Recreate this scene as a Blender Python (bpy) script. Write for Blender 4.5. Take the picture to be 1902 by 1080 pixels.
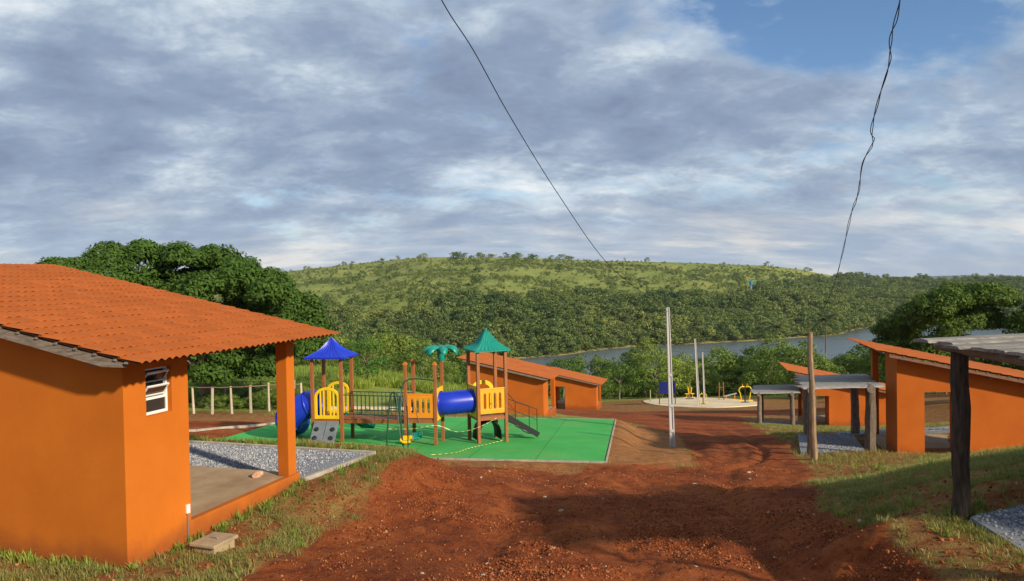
import bpy, math, random
import numpy as np
from mathutils import Vector, Matrix
random.seed(7); rng = np.random.default_rng(7)
R = math.radians
S = bpy.context.scene
C = S.collection
for o in list(bpy.data.objects): bpy.data.objects.remove(o)

# ------------------------------------------------------------------ camera
F_PX, PITCH, ROLL = 1400.0, R(1.064), R(1.033)
fw = Vector((0, math.cos(PITCH), -math.sin(PITCH))); up0 = Vector((0, math.sin(PITCH), math.cos(PITCH))); rt0 = Vector((1, 0, 0))
rt = math.cos(ROLL)*rt0 - math.sin(ROLL)*up0; up = math.sin(ROLL)*rt0 + math.cos(ROLL)*up0
cd = bpy.data.cameras.new('camera'); cam = bpy.data.objects.new('camera', cd); C.objects.link(cam)
cam.matrix_world = Matrix(((rt.x, up.x, -fw.x, 0), (rt.y, up.y, -fw.y, 0), (rt.z, up.z, -fw.z, 0), (0, 0, 0, 1)))
cd.sensor_width = 36; cd.lens = 36*F_PX/1902; cd.clip_start = .1; cd.clip_end = 20000
S.camera = cam
def at(u, v, Y):
    d = rt*((u-951)/F_PX) + up*((540-v)/F_PX) + fw
    return d*(Y/d.y)

# ------------------------------------------------------------------ sun, sky, exposure
SUN_A, SUN_E = R(47), R(25)
sv = Vector((math.sin(SUN_A)*math.cos(SUN_E), -math.cos(SUN_A)*math.cos(SUN_E), math.sin(SUN_E)))
ld = bpy.data.lights.new('sun', 'SUN'); ld.energy = 4.4; ld.angle = R(2.2); ld.color = (1, .87, .68)
lo = bpy.data.objects.new('sun', ld); C.objects.link(lo); lo.rotation_euler = sv.to_track_quat('Z', 'Y').to_euler()
S.view_settings.view_transform = 'Standard'; S.view_settings.look = 'None'; S.view_settings.exposure = .36; S.view_settings.gamma = 1
S.view_settings.use_curve_mapping = False
W = bpy.data.worlds.new('World'); S.world = W; W.use_nodes = True

class NT:
    """small node helper"""
    def __init__(s, tree): s.t = tree; s.n = tree.nodes; s.l = tree.links
    def new(s, typ, **kw):
        n = s.n.new(typ)
        for k, v in kw.items(): setattr(n, k, v)
        return n
    def put(s, sock, val):
        if isinstance(val, bpy.types.NodeSocket): s.l.new(val, sock)
        elif val is not None: sock.default_value = val
    def math(s, op, a, b=None, c=None, clamp=False):
        n = s.new('ShaderNodeMath', operation=op, use_clamp=clamp)
        s.put(n.inputs[0], a); s.put(n.inputs[1], b)
        if c is not None: s.put(n.inputs[2], c)
        return n.outputs[0]
    def vmath(s, op, a, b=None):
        n = s.new('ShaderNodeVectorMath', operation=op); s.put(n.inputs[0], a)
        if b is not None:
            s.put(n.inputs[3 if op == 'SCALE' else 1], b)
        return n.outputs[1] if op in ('LENGTH', 'DISTANCE', 'DOT_PRODUCT') else n.outputs[0]
    def noise(s, vec, scale, detail=4, rough=.55, dist=0, lac=2.0):
        n = s.new('ShaderNodeTexNoise'); s.put(n.inputs['Vector'], vec)
        n.inputs['Scale'].default_value = scale; n.inputs['Detail'].default_value = detail
        n.inputs['Roughness'].default_value = rough; n.inputs['Distortion'].default_value = dist
        return n.outputs['Fac']
    def ramp(s, fac, stops, interp='LINEAR'):
        n = s.new('ShaderNodeValToRGB'); e = n.color_ramp; e.interpolation = interp
        while len(e.elements) < len(stops): e.elements.new(.5)
        for el, (p, c) in zip(e.elements, stops):
            el.position = p; el.color = (c, c, c, 1) if isinstance(c, (int, float)) else (*c, 1)
        s.put(n.inputs[0], fac); return n.outputs[0]
    def sstep(s, x, a, b):
        n = s.new('ShaderNodeMapRange', interpolation_type='SMOOTHSTEP'); s.put(n.inputs['Value'], x)
        n.inputs['From Min'].default_value = a; n.inputs['From Max'].default_value = b
        return n.outputs['Result']
    def mix(s, fac, a, b, mode='MIX'):
        n = s.new('ShaderNodeMix', data_type='RGBA', blend_type=mode); s.put(n.inputs[0], fac)
        for k, v in ((6, a), (7, b)):
            s.put(n.inputs[k], (*v, 1) if isinstance(v, tuple) and len(v) == 3 else v)
        return n.outputs[2]

def build_sky():
    k = NT(W.node_tree); k.n.clear()
    out = k.new('ShaderNodeOutputWorld'); bg = k.new('ShaderNodeBackground'); bg.inputs[1].default_value = .1
    sky = k.new('ShaderNodeTexSky', sky_type='NISHITA'); sky.sun_disc = False
    sky.sun_elevation = SUN_E; sky.sun_rotation = math.pi - SUN_A; sky.air_density = 1.0; sky.dust_density = .6; sky.ozone_density = 2.5
    tc = k.new('ShaderNodeTexCoord'); d = tc.outputs['Generated']
    sp = k.new('ShaderNodeSeparateXYZ'); k.l.new(d, sp.inputs[0])
    zc = k.math('ADD', k.math('MAXIMUM', sp.outputs[2], 0.0), .30)
    cb = k.new('ShaderNodeCombineXYZ'); k.put(cb.inputs[0], k.math('DIVIDE', sp.outputs[0], zc)); k.put(cb.inputs[1], k.math('DIVIDE', sp.outputs[1], zc))
    p = cb.outputs[0]
    mp = k.new('ShaderNodeMapping'); k.l.new(p, mp.inputs[0]); mp.inputs['Rotation'].default_value = (0, 0, R(-28)); mp.inputs['Scale'].default_value = (.95, 1.15, 1)
    mp.inputs['Location'].default_value = (3.1, 1.7, 0)
    q = mp.outputs[0]
    big = k.noise(q, 1.1, 5, .55, .4)
    mid = k.noise(q, 4.0, 8, .56, .25)
    fine = k.noise(q, 13, 8, .6, .2)
    dens = k.math('ADD', k.math('MULTIPLY', big, .46), k.math('ADD', k.math('MULTIPLY', mid, .34), k.math('MULTIPLY', fine, .20)))
    # the clear gap in the cloud deck, upper right
    gap = k.vmath('LENGTH', k.vmath('MULTIPLY', k.vmath('SUBTRACT', p, (.62, 1.50, 0)), (1.5, 2.9, 0)))
    hole = k.math('MULTIPLY', k.sstep(gap, .85, .15), .245)
    dens2 = k.math('SUBTRACT', dens, hole)
    mask = k.sstep(dens2, .30, .475)
    shade = k.math('ADD', k.math('MULTIPLY', k.noise(q, 1.6, 7, .55, .3), .55), k.math('MULTIPLY', k.noise(q, 6.5, 8, .56, .3), .45))
    thick = k.math('SUBTRACT', dens2, k.math('MULTIPLY', k.math('SUBTRACT', shade, .5), 1.15))
    col = k.ramp(thick, [(.25, (.70, .73, .75)), (.36, (.46, .53, .60)), (.44, (.315, .385, .485)), (.54, (.23, .295, .405)), (.70, (.175, .225, .33))])
    # low down the deck thins to pale even cloud, with bright bars
    mp2 = k.new('ShaderNodeMapping'); k.l.new(p, mp2.inputs[0]); mp2.inputs['Scale'].default_value = (.6, 1.35, 1); mp2.inputs['Location'].default_value = (1.3, .4, 0)
    low = k.sstep(sp.outputs[2], .13, .0)
    bars = k.ramp(k.math('ADD', k.math('MULTIPLY', k.noise(mp2.outputs[0], 1.3, 6, .6, .3), .6), k.math('MULTIPLY', k.noise(mp2.outputs[0], 4.1, 6, .6, .2), .4)),
                  [(.36, (.27, .35, .47)), (.46, (.35, .425, .53)), (.52, (.49, .535, .58)), (.58, (.80, .76, .68))])
    col = k.mix(k.math('MULTIPLY', low, .75), col, bars)
    skyc = k.mix(1.0, sky.outputs[0], (.80, .92, 1.05, 1), 'MULTIPLY')
    colb = k.vmath('SCALE', col, 10.0)
    fin = k.mix(k.math('MAXIMUM', mask, k.math('MULTIPLY', low, .85)), skyc, colb)
    k.put(bg.inputs[0], fin); k.l.new(bg.outputs[0], out.inputs[0])
build_sky()

# ------------------------------------------------------------------ materials
MATS = {}
def material(name, col, col2=None, scale=4, rough=.8, bump=0., bscale=30, spec=.3, stretch=None, metallic=0, rnd=0., mid=.5, detail=5, coat=0, dirt=None):
    m = bpy.data.materials.new(name); m.use_nodes = True; k = NT(m.node_tree); b = k.n['Principled BSDF']
    tc = k.new('ShaderNodeTexCoord'); v = tc.outputs['Object']
    if stretch:
        mp = k.new('ShaderNodeMapping'); k.l.new(v, mp.inputs[0]); mp.inputs['Scale'].default_value = stretch; v = mp.outputs[0]
    c = (*col, 1)
    if col2:
        f = k.noise(v, scale, detail, .6)
        c = k.ramp(f, [(mid-.18, col), (mid+.18, col2)])
    if rnd:
        oi = k.new('ShaderNodeObjectInfo'); hs = k.new('ShaderNodeHueSaturation')
        k.put(hs.inputs['Value'], k.math('ADD', k.math('MULTIPLY', oi.outputs['Random'], 2*rnd), 1-rnd)); k.put(hs.inputs['Color'], c); c = hs.outputs[0]
    if dirt:   # (colour, world heights z0..z1): splashed soil with its own ragged edge
        s2 = k.new('ShaderNodeSeparateXYZ'); k.l.new(tc.outputs['Object'], s2.inputs[0])
        h = k.math('ADD', s2.outputs[2], k.math('MULTIPLY', k.math('SUBTRACT', k.noise(tc.outputs['Object'], 2.2, 6, .65), .5), dirt[3]))
        c = k.mix(k.math('MULTIPLY', k.sstep(h, dirt[2], dirt[1]), dirt[4]), c, dirt[0])
    k.put(b.inputs['Base Color'], c)
    b.inputs['Roughness'].default_value = rough; b.inputs['Specular IOR Level'].default_value = spec; b.inputs['Metallic'].default_value = metallic
    b.inputs['Coat Weight'].default_value = coat
    if bump:
        bn = k.new('ShaderNodeBump'); bn.inputs['Strength'].default_value = bump; bn.inputs['Distance'].default_value = .02
        k.put(bn.inputs['Height'], k.noise(v, bscale, 6, .65)); k.l.new(bn.outputs[0], b.inputs['Normal'])
    MATS[name] = m; return m

def leaf_material(name, dark, light, trans=.28, rough=.55, big=.0):
    m = bpy.data.materials.new(name); m.use_nodes = True; k = NT(m.node_tree); b = k.n['Principled BSDF']; out = k.n['Material Output']
    g = k.new('ShaderNodeNewGeometry'); oi = k.new('ShaderNodeObjectInfo')
    f = k.math('ADD', k.math('MULTIPLY', g.outputs['Random Per Island'], .45), k.math('MULTIPLY', oi.outputs['Random'], .55))
    c = k.ramp(f, [(.1, dark), (.9, light)])
    if big:
        f2 = k.noise(g.outputs['Position'], big, 4, .6)
        hs = k.new('ShaderNodeHueSaturation'); k.put(hs.inputs['Hue'], k.math('ADD', k.math('MULTIPLY', k.math('SUBTRACT', f2, .5), -.10), .5))
        k.put(hs.inputs['Value'], k.math('ADD', k.math('MULTIPLY', f2, .8), .6)); k.put(hs.inputs['Color'], c); c = hs.outputs[0]
    k.put(b.inputs['Base Color'], c); b.inputs['Roughness'].default_value = rough; b.inputs['Specular IOR Level'].default_value = .25
    t = k.new('ShaderNodeBsdfTranslucent'); k.put(t.inputs[0], k.mix(1.0, c, (1.0, 1.1, .55, 1), 'MULTIPLY'))
    ms = k.new('ShaderNodeMixShader'); ms.inputs[0].default_value = trans
    k.l.new(b.outputs[0], ms.inputs[1]); k.l.new(t.outputs[0], ms.inputs[2]); k.l.new(ms.outputs[0], out.inputs[0])
    MATS[name] = m; return m

material('orange_wall', (.47, .122, .010), (.57, .158, .014), .8, .85, .10, 60, .2, detail=8, dirt=((.25, .065, .018), .0, .40, .5, .8))
material('orange_far', (.45, .105, .012), (.56, .142, .016), .8, .85, .08, 60, .2, detail=8, dirt=((.24, .06, .018), .0, .45, .6, .75))
material('red_post', (.34, .075, .02), (.42, .10, .025), 2, .85, .05, 60)
material('roof_tile', (.345, .086, .014), (.43, .114, .020), 1.2, .75, .12, 70, .25, rnd=.09)
material('roof_tile_far', (.38, .10, .02), (.46, .13, .026), 1.5, .7, .1, 60, .3)
material('light_stop_sheet', (.16, .08, .045), (.22, .11, .06), 5, .9)
material('old_timber', (.15, .115, .085), (.34, .275, .215), 3.5, .85, .5, 22, .2, stretch=(2, 14, 14))
material('dark_timber', (.17, .085, .05), (.30, .17, .11), 3.5, .85, .4, 22, .2, stretch=(2, 14, 14))
material('distant_woods', (.045, .075, .035), (.10, .13, .06), .01, .95)
material('grey_slab_wood', (.17, .155, .135), (.40, .37, .32), 4, .85, .8, 18, .2, stretch=(1.2, 9, 9), rnd=.18)
material('dark_log', (.030, .022, .017), (.10, .075, .055), 5, .85, .9, 14, .25, stretch=(6, 6, .9))
material('grey_log', (.10, .075, .055), (.26, .20, .15), 5, .85, .9, 14, .2, stretch=(6, 6, .9), rnd=.15)
material('brown_log', (.17, .10, .055), (.40, .28, .17), 5, .85, .8, 14, .2, stretch=(7, 7, .8))
material('concrete', (.30, .26, .21), (.46, .41, .34), 5, .85, .25, 60)
material('pole_concrete', (.42, .41, .40), (.54, .52, .50), 4, .8, .2, 50, stretch=(4, 4, .7))
material('slab_concrete', (.30, .19, .10), (.47, .34, .20), 1.6, .85, .15, 40, dirt=None)
material('box_concrete', (.30, .22, .13), (.42, .32, .19), 6, .9, .4, 50)
material('brick_red', (.42, .2, .11), (.62, .45, .33), 12, .9, .5, 60)
material('white_frame', (.78, .77, .74), None, rough=.4, spec=.5)
material('dark_wire', (.012, .012, .014), None, rough=.6)
material('green_paint', (.012, .055, .038), (.02, .075, .05), 8, .45, .05, 60, .5)
material('black_paint', (.018, .019, .02), None, rough=.5)
material('grey_metal', (.35, .36, .37), None, rough=.4, metallic=.6)
material('playwood', (.26, .085, .028), (.36, .13, .045), 5, .55, .2, 30, .4, stretch=(5, 5, .6))
material('playwood_cap', (.58, .17, .03), None, rough=.5)
material('blue_plastic', (.008, .028, .44), (.012, .04, .52), 2, .33, .02, 20, .5)
material('green_plastic', (.006, .22, .17), (.01, .27, .20), 3, .36, .02, 20, .5)
material('yellow_plastic', (.80, .50, .012), (.86, .56, .02), 3, .38, .02, 20, .5)
material('amber_plastic', (.78, .33, .012), (.84, .40, .02), 3, .38, .02, 20, .5)
material('orange_plastic', (.76, .26, .012), (.82, .31, .02), 3, .38, .02, 20, .5)
material('grey_plastic', (.13, .145, .16), (.18, .195, .21), 4, .5, .05, 30, .45)
material('step_grey', (.42, .42, .42), None, rough=.6)
material('sign_blue', (.008, .014, .12), (.012, .02, .16), 3, .4)
material('gravel_base', (.16, .17, .19), (.30, .31, .33), 30, .9, .6, 80)
material('sand_court', (.62, .48, .30), (.78, .65, .43), .6, .9, .3, 20)
material('bark', (.13, .10, .075), (.26, .21, .16), 6, .9, .8, 12, .1, stretch=(5, 5, 1))
material('bark_far', (.14, .11, .08), None, rough=.9)
material('pale_post', (.36, .30, .21), (.50, .43, .31), 5, .85, .4, 20, stretch=(5, 5, 1), rnd=.2)
material('tank_blue', (.02, .25, .55), None, rough=.4)
material('tower_grey', (.28, .30, .33), None, rough=.9)
leaf_material('leaf_mango', (.014, .046, .007), (.075, .145, .016), .18, .7)
leaf_material('leaf_right', (.055, .11, .013), (.22, .29, .036), .28, .65)
leaf_material('leaf_bush', (.060, .125, .022), (.27, .34, .06), .35, .55, .05)
leaf_material('leaf_bright', (.045, .13, .016), (.13, .24, .04), .35, .5)
leaf_material('leaf_forest', (.040, .085, .020), (.23, .27, .065), .25, .65, .012)
leaf_material('leaf_scrub', (.085, .125, .028), (.23, .265, .07), .25, .7, .010)
leaf_material('leaf_palm', (.12, .17, .05), (.27, .30, .10), .3, .6)
leaf_material('blade_lawn', (.11, .165, .028), (.38, .33, .11), .35, .6, .35)
leaf_material('blade_meadow', (.12, .22, .022), (.36, .42, .08), .35, .6, .06)

# stones of the road and the gravel beds
def stone_material(name, stops):
    m = bpy.data.materials.new(name); m.use_nodes = True; k = NT(m.node_tree); b = k.n['Principled BSDF']
    oi = k.new('ShaderNodeObjectInfo'); g = k.new('ShaderNodeTexCoord')
    c = k.ramp(oi.outputs['Random'], stops)
    hs = k.new('ShaderNodeHueSaturation'); k.put(hs.inputs['Color'], c)
    k.put(hs.inputs['Value'], k.math('ADD', k.math('MULTIPLY', k.noise(g.outputs['Object'], 3, 5, .6), .8), .6))
    k.put(b.inputs['Base Color'], hs.outputs[0]); b.inputs['Roughness'].default_value = .9; b.inputs['Specular IOR Level'].default_value = .15
    MATS[name] = m
stone_material('clod', [(0, (.11, .028, .010)), (.5, (.25, .066, .02)), (.90, (.36, .12, .04)), (.985, (.42, .2, .09)), (1, (.5, .36, .24))])
stone_material('gravel_stone', [(0, (.14, .15, .17)), (.6, (.30, .31, .34)), (1, (.50, .50, .50))])
stone_material('pale_stone', [(0, (.36, .25, .16)), (1, (.52, .43, .33))])

def tape_material():
    m = bpy.data.materials.new('barrier_stripes'); m.use_nodes = True; k = NT(m.node_tree); b = k.n['Principled BSDF']
    uv = k.new('ShaderNodeTexCoord'); w = k.new('ShaderNodeTexWave'); w.bands_direction = 'DIAGONAL'; w.inputs['Scale'].default_value = 2.6
    k.l.new(uv.outputs['Object'], w.inputs['Vector'])
    k.put(b.inputs['Base Color'], k.ramp(w.outputs['Fac'], [(.45, (.20, .17, .06)), (.5, (.72, .62, .20))], 'CONSTANT')); b.inputs['Roughness'].default_value = .4
    MATS['barrier_stripes'] = m
tape_material()

def turf_material():
    m = bpy.data.materials.new('synthetic_turf'); m.use_nodes = True; k = NT(m.node_tree); b = k.n['Principled BSDF']
    v = k.new('ShaderNodeTexCoord').outputs['Object']
    c = k.ramp(k.noise(v, .7, 5, .6), [(.35, (.065, .43, .08)), (.65, (.095, .51, .115))])
    f = k.noise(v, 90, 3, .7); c = k.mix(k.math('MULTIPLY', f, .4), c, (.03, .22, .05))
    sp = k.new('ShaderNodeSeparateXYZ'); k.l.new(v, sp.inputs[0])
    # two-metre rolls laid side by side, each with a slightly different nap
    r_ = k.math('FLOOR', k.math('MULTIPLY', sp.outputs[0], .5)); wn = k.new('ShaderNodeTexWhiteNoise', noise_dimensions='1D'); k.put(wn.inputs['W'], r_)
    hs = k.new('ShaderNodeHueSaturation'); k.put(hs.inputs['Value'], k.math('ADD', k.math('MULTIPLY', wn.outputs['Value'], .22), .92)); k.put(hs.inputs['Color'], c)
    # red dust walked in from the road
    c = k.mix(k.math('MULTIPLY', k.sstep(k.noise(v, .5, 7, .72), .50, .72), .5), k.mix(k.math('LESS_THAN', k.math('FRACT', k.math('MULTIPLY', sp.outputs[0], .5)), .012), hs.outputs[0], (.03, .2, .04)), (.30, .26, .09))
    k.put(b.inputs['Base Color'], c); b.inputs['Roughness'].default_value = .85; b.inputs['Specular IOR Level'].default_value = .2
    bn = k.new('ShaderNodeBump'); bn.inputs['Strength'].default_value = .5; bn.inputs['Distance'].default_value = .02
    k.put(bn.inputs['Height'], k.math('ADD', k.noise(v, 60, 4, .7), k.math('MULTIPLY', k.noise(v, 1.6, 3, .6), 3))); k.l.new(bn.outputs[0], b.inputs['Normal'])
    MATS['synthetic_turf'] = m
turf_material()

def ground_material():
    m = bpy.data.materials.new('earth_and_grass'); m.use_nodes = True; k = NT(m.node_tree); b = k.n['Principled BSDF']
    P = k.new('ShaderNodeNewGeometry').outputs['Position']
    a = k.new('ShaderNodeAttribute', attribute_name='zone'); sp = k.new('ShaderNodeSeparateColor'); k.l.new(a.outputs['Color'], sp.inputs[0])
    road, pale, mead = sp.outputs[0], sp.outputs[1], sp.outputs[2]
    n1 = k.noise(P, .55, 6, .65); n2 = k.noise(P, 3.2, 7, .65, .3); n3 = k.noise(P, 17, 5, .7); n4 = k.noise(P, .16, 5, .6)
    soil = k.ramp(k.math('ADD', k.math('MULTIPLY', n1, .5), k.math('MULTIPLY', n2, .5)), [(.34, (.12, .028, .009)), (.47, (.26, .062, .017)), (.60, (.38, .11, .030))])
    soil = k.mix(k.math('MULTIPLY', k.sstep(n3, .50, .70), .5), soil, (.42, .14, .045))
    soil = k.mix(k.math('MULTIPLY', k.sstep(k.noise(P, 9, 6, .75), .53, .66), .75), soil, (.085, .021, .009))
    soil = k.mix(k.math('MULTIPLY', k.sstep(k.noise(P, .22, 4, .6), .50, .62), .45), soil, (.10, .026, .011))
    psoil = k.ramp(k.math('ADD', k.math('MULTIPLY', n2, .6), k.math('MULTIPLY', n3, .4)), [(.36, (.23, .085, .028)), (.62, (.42, .20, .07))])
    turf = k.ramp(k.math('ADD', k.math('MULTIPLY', n2, .55), k.math('MULTIPLY', n3, .45)), [(.38, (.19, .060, .020)), (.48, (.27, .110, .036)), (.56, (.31, .19, .062)), (.66, (.22, .215, .05))])
    meadow = k.ramp(k.math('ADD', k.math('MULTIPLY', n1, .5), k.math('MULTIPLY', n2, .5)), [(.35, (.14, .19, .03)), (.5, (.25, .29, .05)), (.65, (.36, .34, .10))])
    e = k.math('ADD', k.math('MULTIPLY', k.math('SUBTRACT', n2, .5), .8), k.math('MULTIPLY', k.math('SUBTRACT', n1, .5), .5))
    c = k.mix(k.sstep(k.math('ADD', mead, e), .4, .6), turf, meadow)
    c = k.mix(k.sstep(k.math('ADD', pale, e), .4, .65), c, psoil)
    c = k.mix(k.sstep(k.math('ADD', road, e), .38, .6), c, soil)
    k.put(b.inputs['Base Color'], c); b.inputs['Roughness'].default_value = .95; b.inputs['Specular IOR Level'].default_value = .12
    h = k.math('ADD', k.math('MULTIPLY', n3, .5), k.math('MULTIPLY', k.noise(P, 42, 5, .75), .35))
    bn = k.new('ShaderNodeBump'); bn.inputs['Strength'].default_value = 1.0; bn.inputs['Distance'].default_value = .09
    k.put(bn.inputs['Height'], h); k.l.new(bn.outputs[0], b.inputs['Normal'])
    MATS['earth_and_grass'] = m
ground_material()

def hill_material():
    m = bpy.data.materials.new('hill_grassland'); m.use_nodes = True; k = NT(m.node_tree); b = k.n['Principled BSDF']
    P = k.new('ShaderNodeNewGeometry').outputs['Position']
    f = k.math('ADD', k.math('MULTIPLY', k.noise(P, .006, 7, .6), .5), k.math('MULTIPLY', k.noise(P, .05, 6, .65), .5))
    c = k.ramp(f, [(.36, (.14, .185, .038)), (.48, (.215, .25, .055)), (.58, (.285, .295, .075)), (.68, (.34, .32, .10))])
    s2 = k.new('ShaderNodeSeparateXYZ'); k.l.new(P, s2.inputs[0])   # bare drawdown margin along the water
    c = k.mix(k.sstep(k.math('ADD', s2.outputs[2], k.math('MULTIPLY', k.noise(P, .06, 4, .6), 2.0)), -37.8, -38.8), c, (.30, .26, .10))
    k.put(b.inputs['Base Color'], c); b.inputs['Roughness'].default_value = .95; b.inputs['Specular IOR Level'].default_value = .1
    bn = k.new('ShaderNodeBump'); bn.inputs['Strength'].default_value = .8; bn.inputs['Distance'].default_value = 2
    k.put(bn.inputs['Height'], k.noise(P, .25, 6, .7)); k.l.new(bn.outputs[0], b.inputs['Normal'])
    MATS['hill_grassland'] = m
hill_material()

def water_material():
    m = bpy.data.materials.new('lake_water'); m.use_nodes = True; k = NT(m.node_tree); b = k.n['Principled BSDF']
    P = k.new('ShaderNodeNewGeometry').outputs['Position']
    b.inputs['Base Color'].default_value = (.10, .125, .122, 1); b.inputs['Roughness'].default_value = .26; b.inputs['Specular IOR Level'].default_value = .5; b.inputs['IOR'].default_value = 1.33
    mp = k.new('ShaderNodeMapping'); k.l.new(P, mp.inputs[0]); mp.inputs['Scale'].default_value = (.35, 1, 1); mp.inputs['Rotation'].default_value = (0, 0, R(12))
    bn = k.new('ShaderNodeBump'); bn.inputs['Strength'].default_value = .7; bn.inputs['Distance'].default_value = .5
    k.put(bn.inputs['Height'], k.math('ADD', k.noise(mp.outputs[0], .8, 4, .6), k.math('MULTIPLY', k.noise(mp.outputs[0], .06, 3, .5), 3)))
    k.l.new(bn.outputs[0], b.inputs['Normal']); MATS['lake_water'] = m
water_material()

# ------------------------------------------------------------------ mesh helpers
def tag(o, label=None, cat=None, group=None, kind=None):
    if label: o['label'] = label
    if cat: o['category'] = cat
    if group: o['group'] = group
    if kind: o['kind'] = kind
    return o
def thing(name, label, cat, loc=(0, 0, 0), rz=0, group=None):
    o = bpy.data.objects.new(name, None); C.objects.link(o); o.location = loc; o.rotation_euler = (0, 0, rz); o.empty_display_size = .2
    return tag(o, label, cat, group)
def link(name, me, parent=None, loc=(0, 0, 0), rot=(0, 0, 0)):
    o = bpy.data.objects.new(name, me); C.objects.link(o); o.parent = parent; o.location = loc; o.rotation_euler = rot
    return o
class MB:
    def __init__(s): s.v = []; s.f = []
    def add(s, vs, fs):
        n = len(s.v); s.v += [tuple(x) for x in vs]; s.f += [tuple(i+n for i in f) for f in fs]; return s
    def box(s, c, d, M=None):
        x, y, z = (q/2 for q in d)
        vs = [Vector((a*x, b*y, e*z)) for e in (-1, 1) for a, b in ((-1, -1), (1, -1), (1, 1), (-1, 1))]
        if M: vs = [M @ v for v in vs]
        c = Vector(c)
        return s.add([v+c for v in vs], [(3, 2, 1, 0), (4, 5, 6, 7), (0, 1, 5, 4), (1, 2, 6, 5), (2, 3, 7, 6), (3, 0, 4, 7)])
    def span(s, lo, hi): return s.box([(a+b)/2 for a, b in zip(lo, hi)], [abs(b-a) for a, b in zip(lo, hi)])
    def bar(s, a, b, w, h, upv=(0, 0, 1)):
        a = Vector(a); b = Vector(b); t = (b-a); L = t.length; t.normalize(); u = Vector(upv); sd = t.cross(u)
        if sd.length < 1e-4: sd = t.cross(Vector((0, 1, 0)))
        sd.normalize(); u = sd.cross(t)
        return s.box((a+b)/2, (w, L, h), Matrix((sd, t, u)).transposed())
    def prism(s, poly, axis, a, b):   # poly in the two other axes, extruded along axis
        n = len(poly)
        def mk(p, q):
            if axis == 'y': return (p[0], q, p[1])
            if axis == 'z': return (p[0], p[1], q)
            return (q, p[0], p[1])
        vs = [mk(p, a) for p in poly] + [mk(p, b) for p in poly]
        return s.add(vs, [tuple(range(n))[::-1], tuple(range(n, 2*n))] + [(i, (i+1) % n, n+(i+1) % n, n+i) for i in range(n)])
    def tube(s, pts, r, n=8, cap=True, jit=0, seed=0):
        pts = [Vector(p) for p in pts]; rs = r if isinstance(r, (list, tuple)) else [r]*len(pts); rr = random.Random(seed)
        t0 = (pts[1]-pts[0]).normalized(); ref = Vector((0, 0, 1)) if abs(t0.z) < .9 else Vector((1, 0, 0)); rings = []; u = t0.cross(ref).normalized()
        jn = [1+rr.uniform(-jit, jit) for _ in range(n)]
        for i, p in enumerate(pts):
            t = (pts[min(i+1, len(pts)-1)]-pts[max(i-1, 0)]).normalized(); u = (u - t*u.dot(t)).normalized(); w = t.cross(u)
            rings.append([p + (u*math.cos(2*math.pi*q/n)+w*math.sin(2*math.pi*q/n))*rs[i]*jn[q]*(1+rr.uniform(-jit, jit)*.5) for q in range(n)])
        vs = [v for rg in rings for v in rg]
        fs = [(i*n+q, i*n+(q+1) % n, (i+1)*n+(q+1) % n, (i+1)*n+q) for i in range(len(pts)-1) for q in range(n)]
        if cap: fs += [tuple(range(n))[::-1], tuple(range((len(pts)-1)*n, len(pts)*n))]
        return s.add(vs, fs)
    def mesh(s, name, mat, smooth=False):
        me = bpy.data.meshes.new(name); me.from_pydata(s.v, [], s.f); me.materials.append(MATS[mat]); me.update()
        import bmesh
        bm = bmesh.new(); bm.from_mesh(me); bmesh.ops.recalc_face_normals(bm, faces=bm.faces); bm.to_mesh(me); bm.free()
        if smooth:
            me.polygons.foreach_set('use_smooth', [True]*len(me.polygons)); me.set_sharp_from_angle(angle=R(40))
        return me
    def build(s, name, mat, parent=None, smooth=False, bevel=0, loc=(0, 0, 0), rot=(0, 0, 0)):
        o = link(name, s.mesh(name, mat, smooth), parent, loc, rot)
        if bevel:
            b = o.modifiers.new('bevel', 'BEVEL'); b.width = bevel; b.segments = 2; b.limit_method = 'ANGLE'
        return o

def fast_mesh(name, V, Fq, mat, smooth=False):
    me = bpy.data.meshes.new(name); n, k = Fq.shape
    me.vertices.add(len(V)); me.vertices.foreach_set('co', np.ascontiguousarray(V, np.float32).ravel())
    me.loops.add(n*k); me.loops.foreach_set('vertex_index', Fq.astype(np.int32).ravel())
    me.polygons.add(n); me.polygons.foreach_set('loop_start', np.arange(0, n*k, k, dtype=np.int32)); me.polygons.foreach_set('loop_total', np.full(n, k, np.int32))
    if smooth: me.polygons.foreach_set('use_smooth', np.ones(n, bool))
    me.update(calc_edges=True); me.materials.append(MATS[mat]); return me

def leaves(clumps, size, seed, upb=.35, aspect=.55, shell=(.55, 1.05)):
    """diamond leaves spread through ellipsoid clumps: (x,y,z,rx,ry,rz,n)"""
    g = np.random.default_rng(seed); Vs = []; N = 0
    for (x, y, z, rx, ry, rz, n) in clumps:
        d = g.normal(size=(n, 3)); d[:, 2] = d[:, 2]*.9 + .15; d /= np.linalg.norm(d, axis=1, keepdims=True)
        c = np.array((x, y, z)) + d*np.array((rx, ry, rz))*g.uniform(shell[0], shell[1], (n, 1))
        nm = d*1.3 + g.normal(size=(n, 3))*.42 + np.array((0, 0, upb)); nm /= np.linalg.norm(nm, axis=1, keepdims=True)
        t = np.cross(nm, g.normal(size=(n, 3))); t /= np.linalg.norm(t, axis=1, keepdims=True)+1e-9; b = np.cross(nm, t)
        s = size*g.uniform(.6, 1.25, (n, 1))
        Vs.append(np.stack([c-t*s*.5, c+b*s*aspect*.5, c+t*s*.5, c-b*s*aspect*.5], 1).reshape(-1, 3)); N += n
    return np.concatenate(Vs), np.arange(4*N).reshape(-1, 4)

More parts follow.
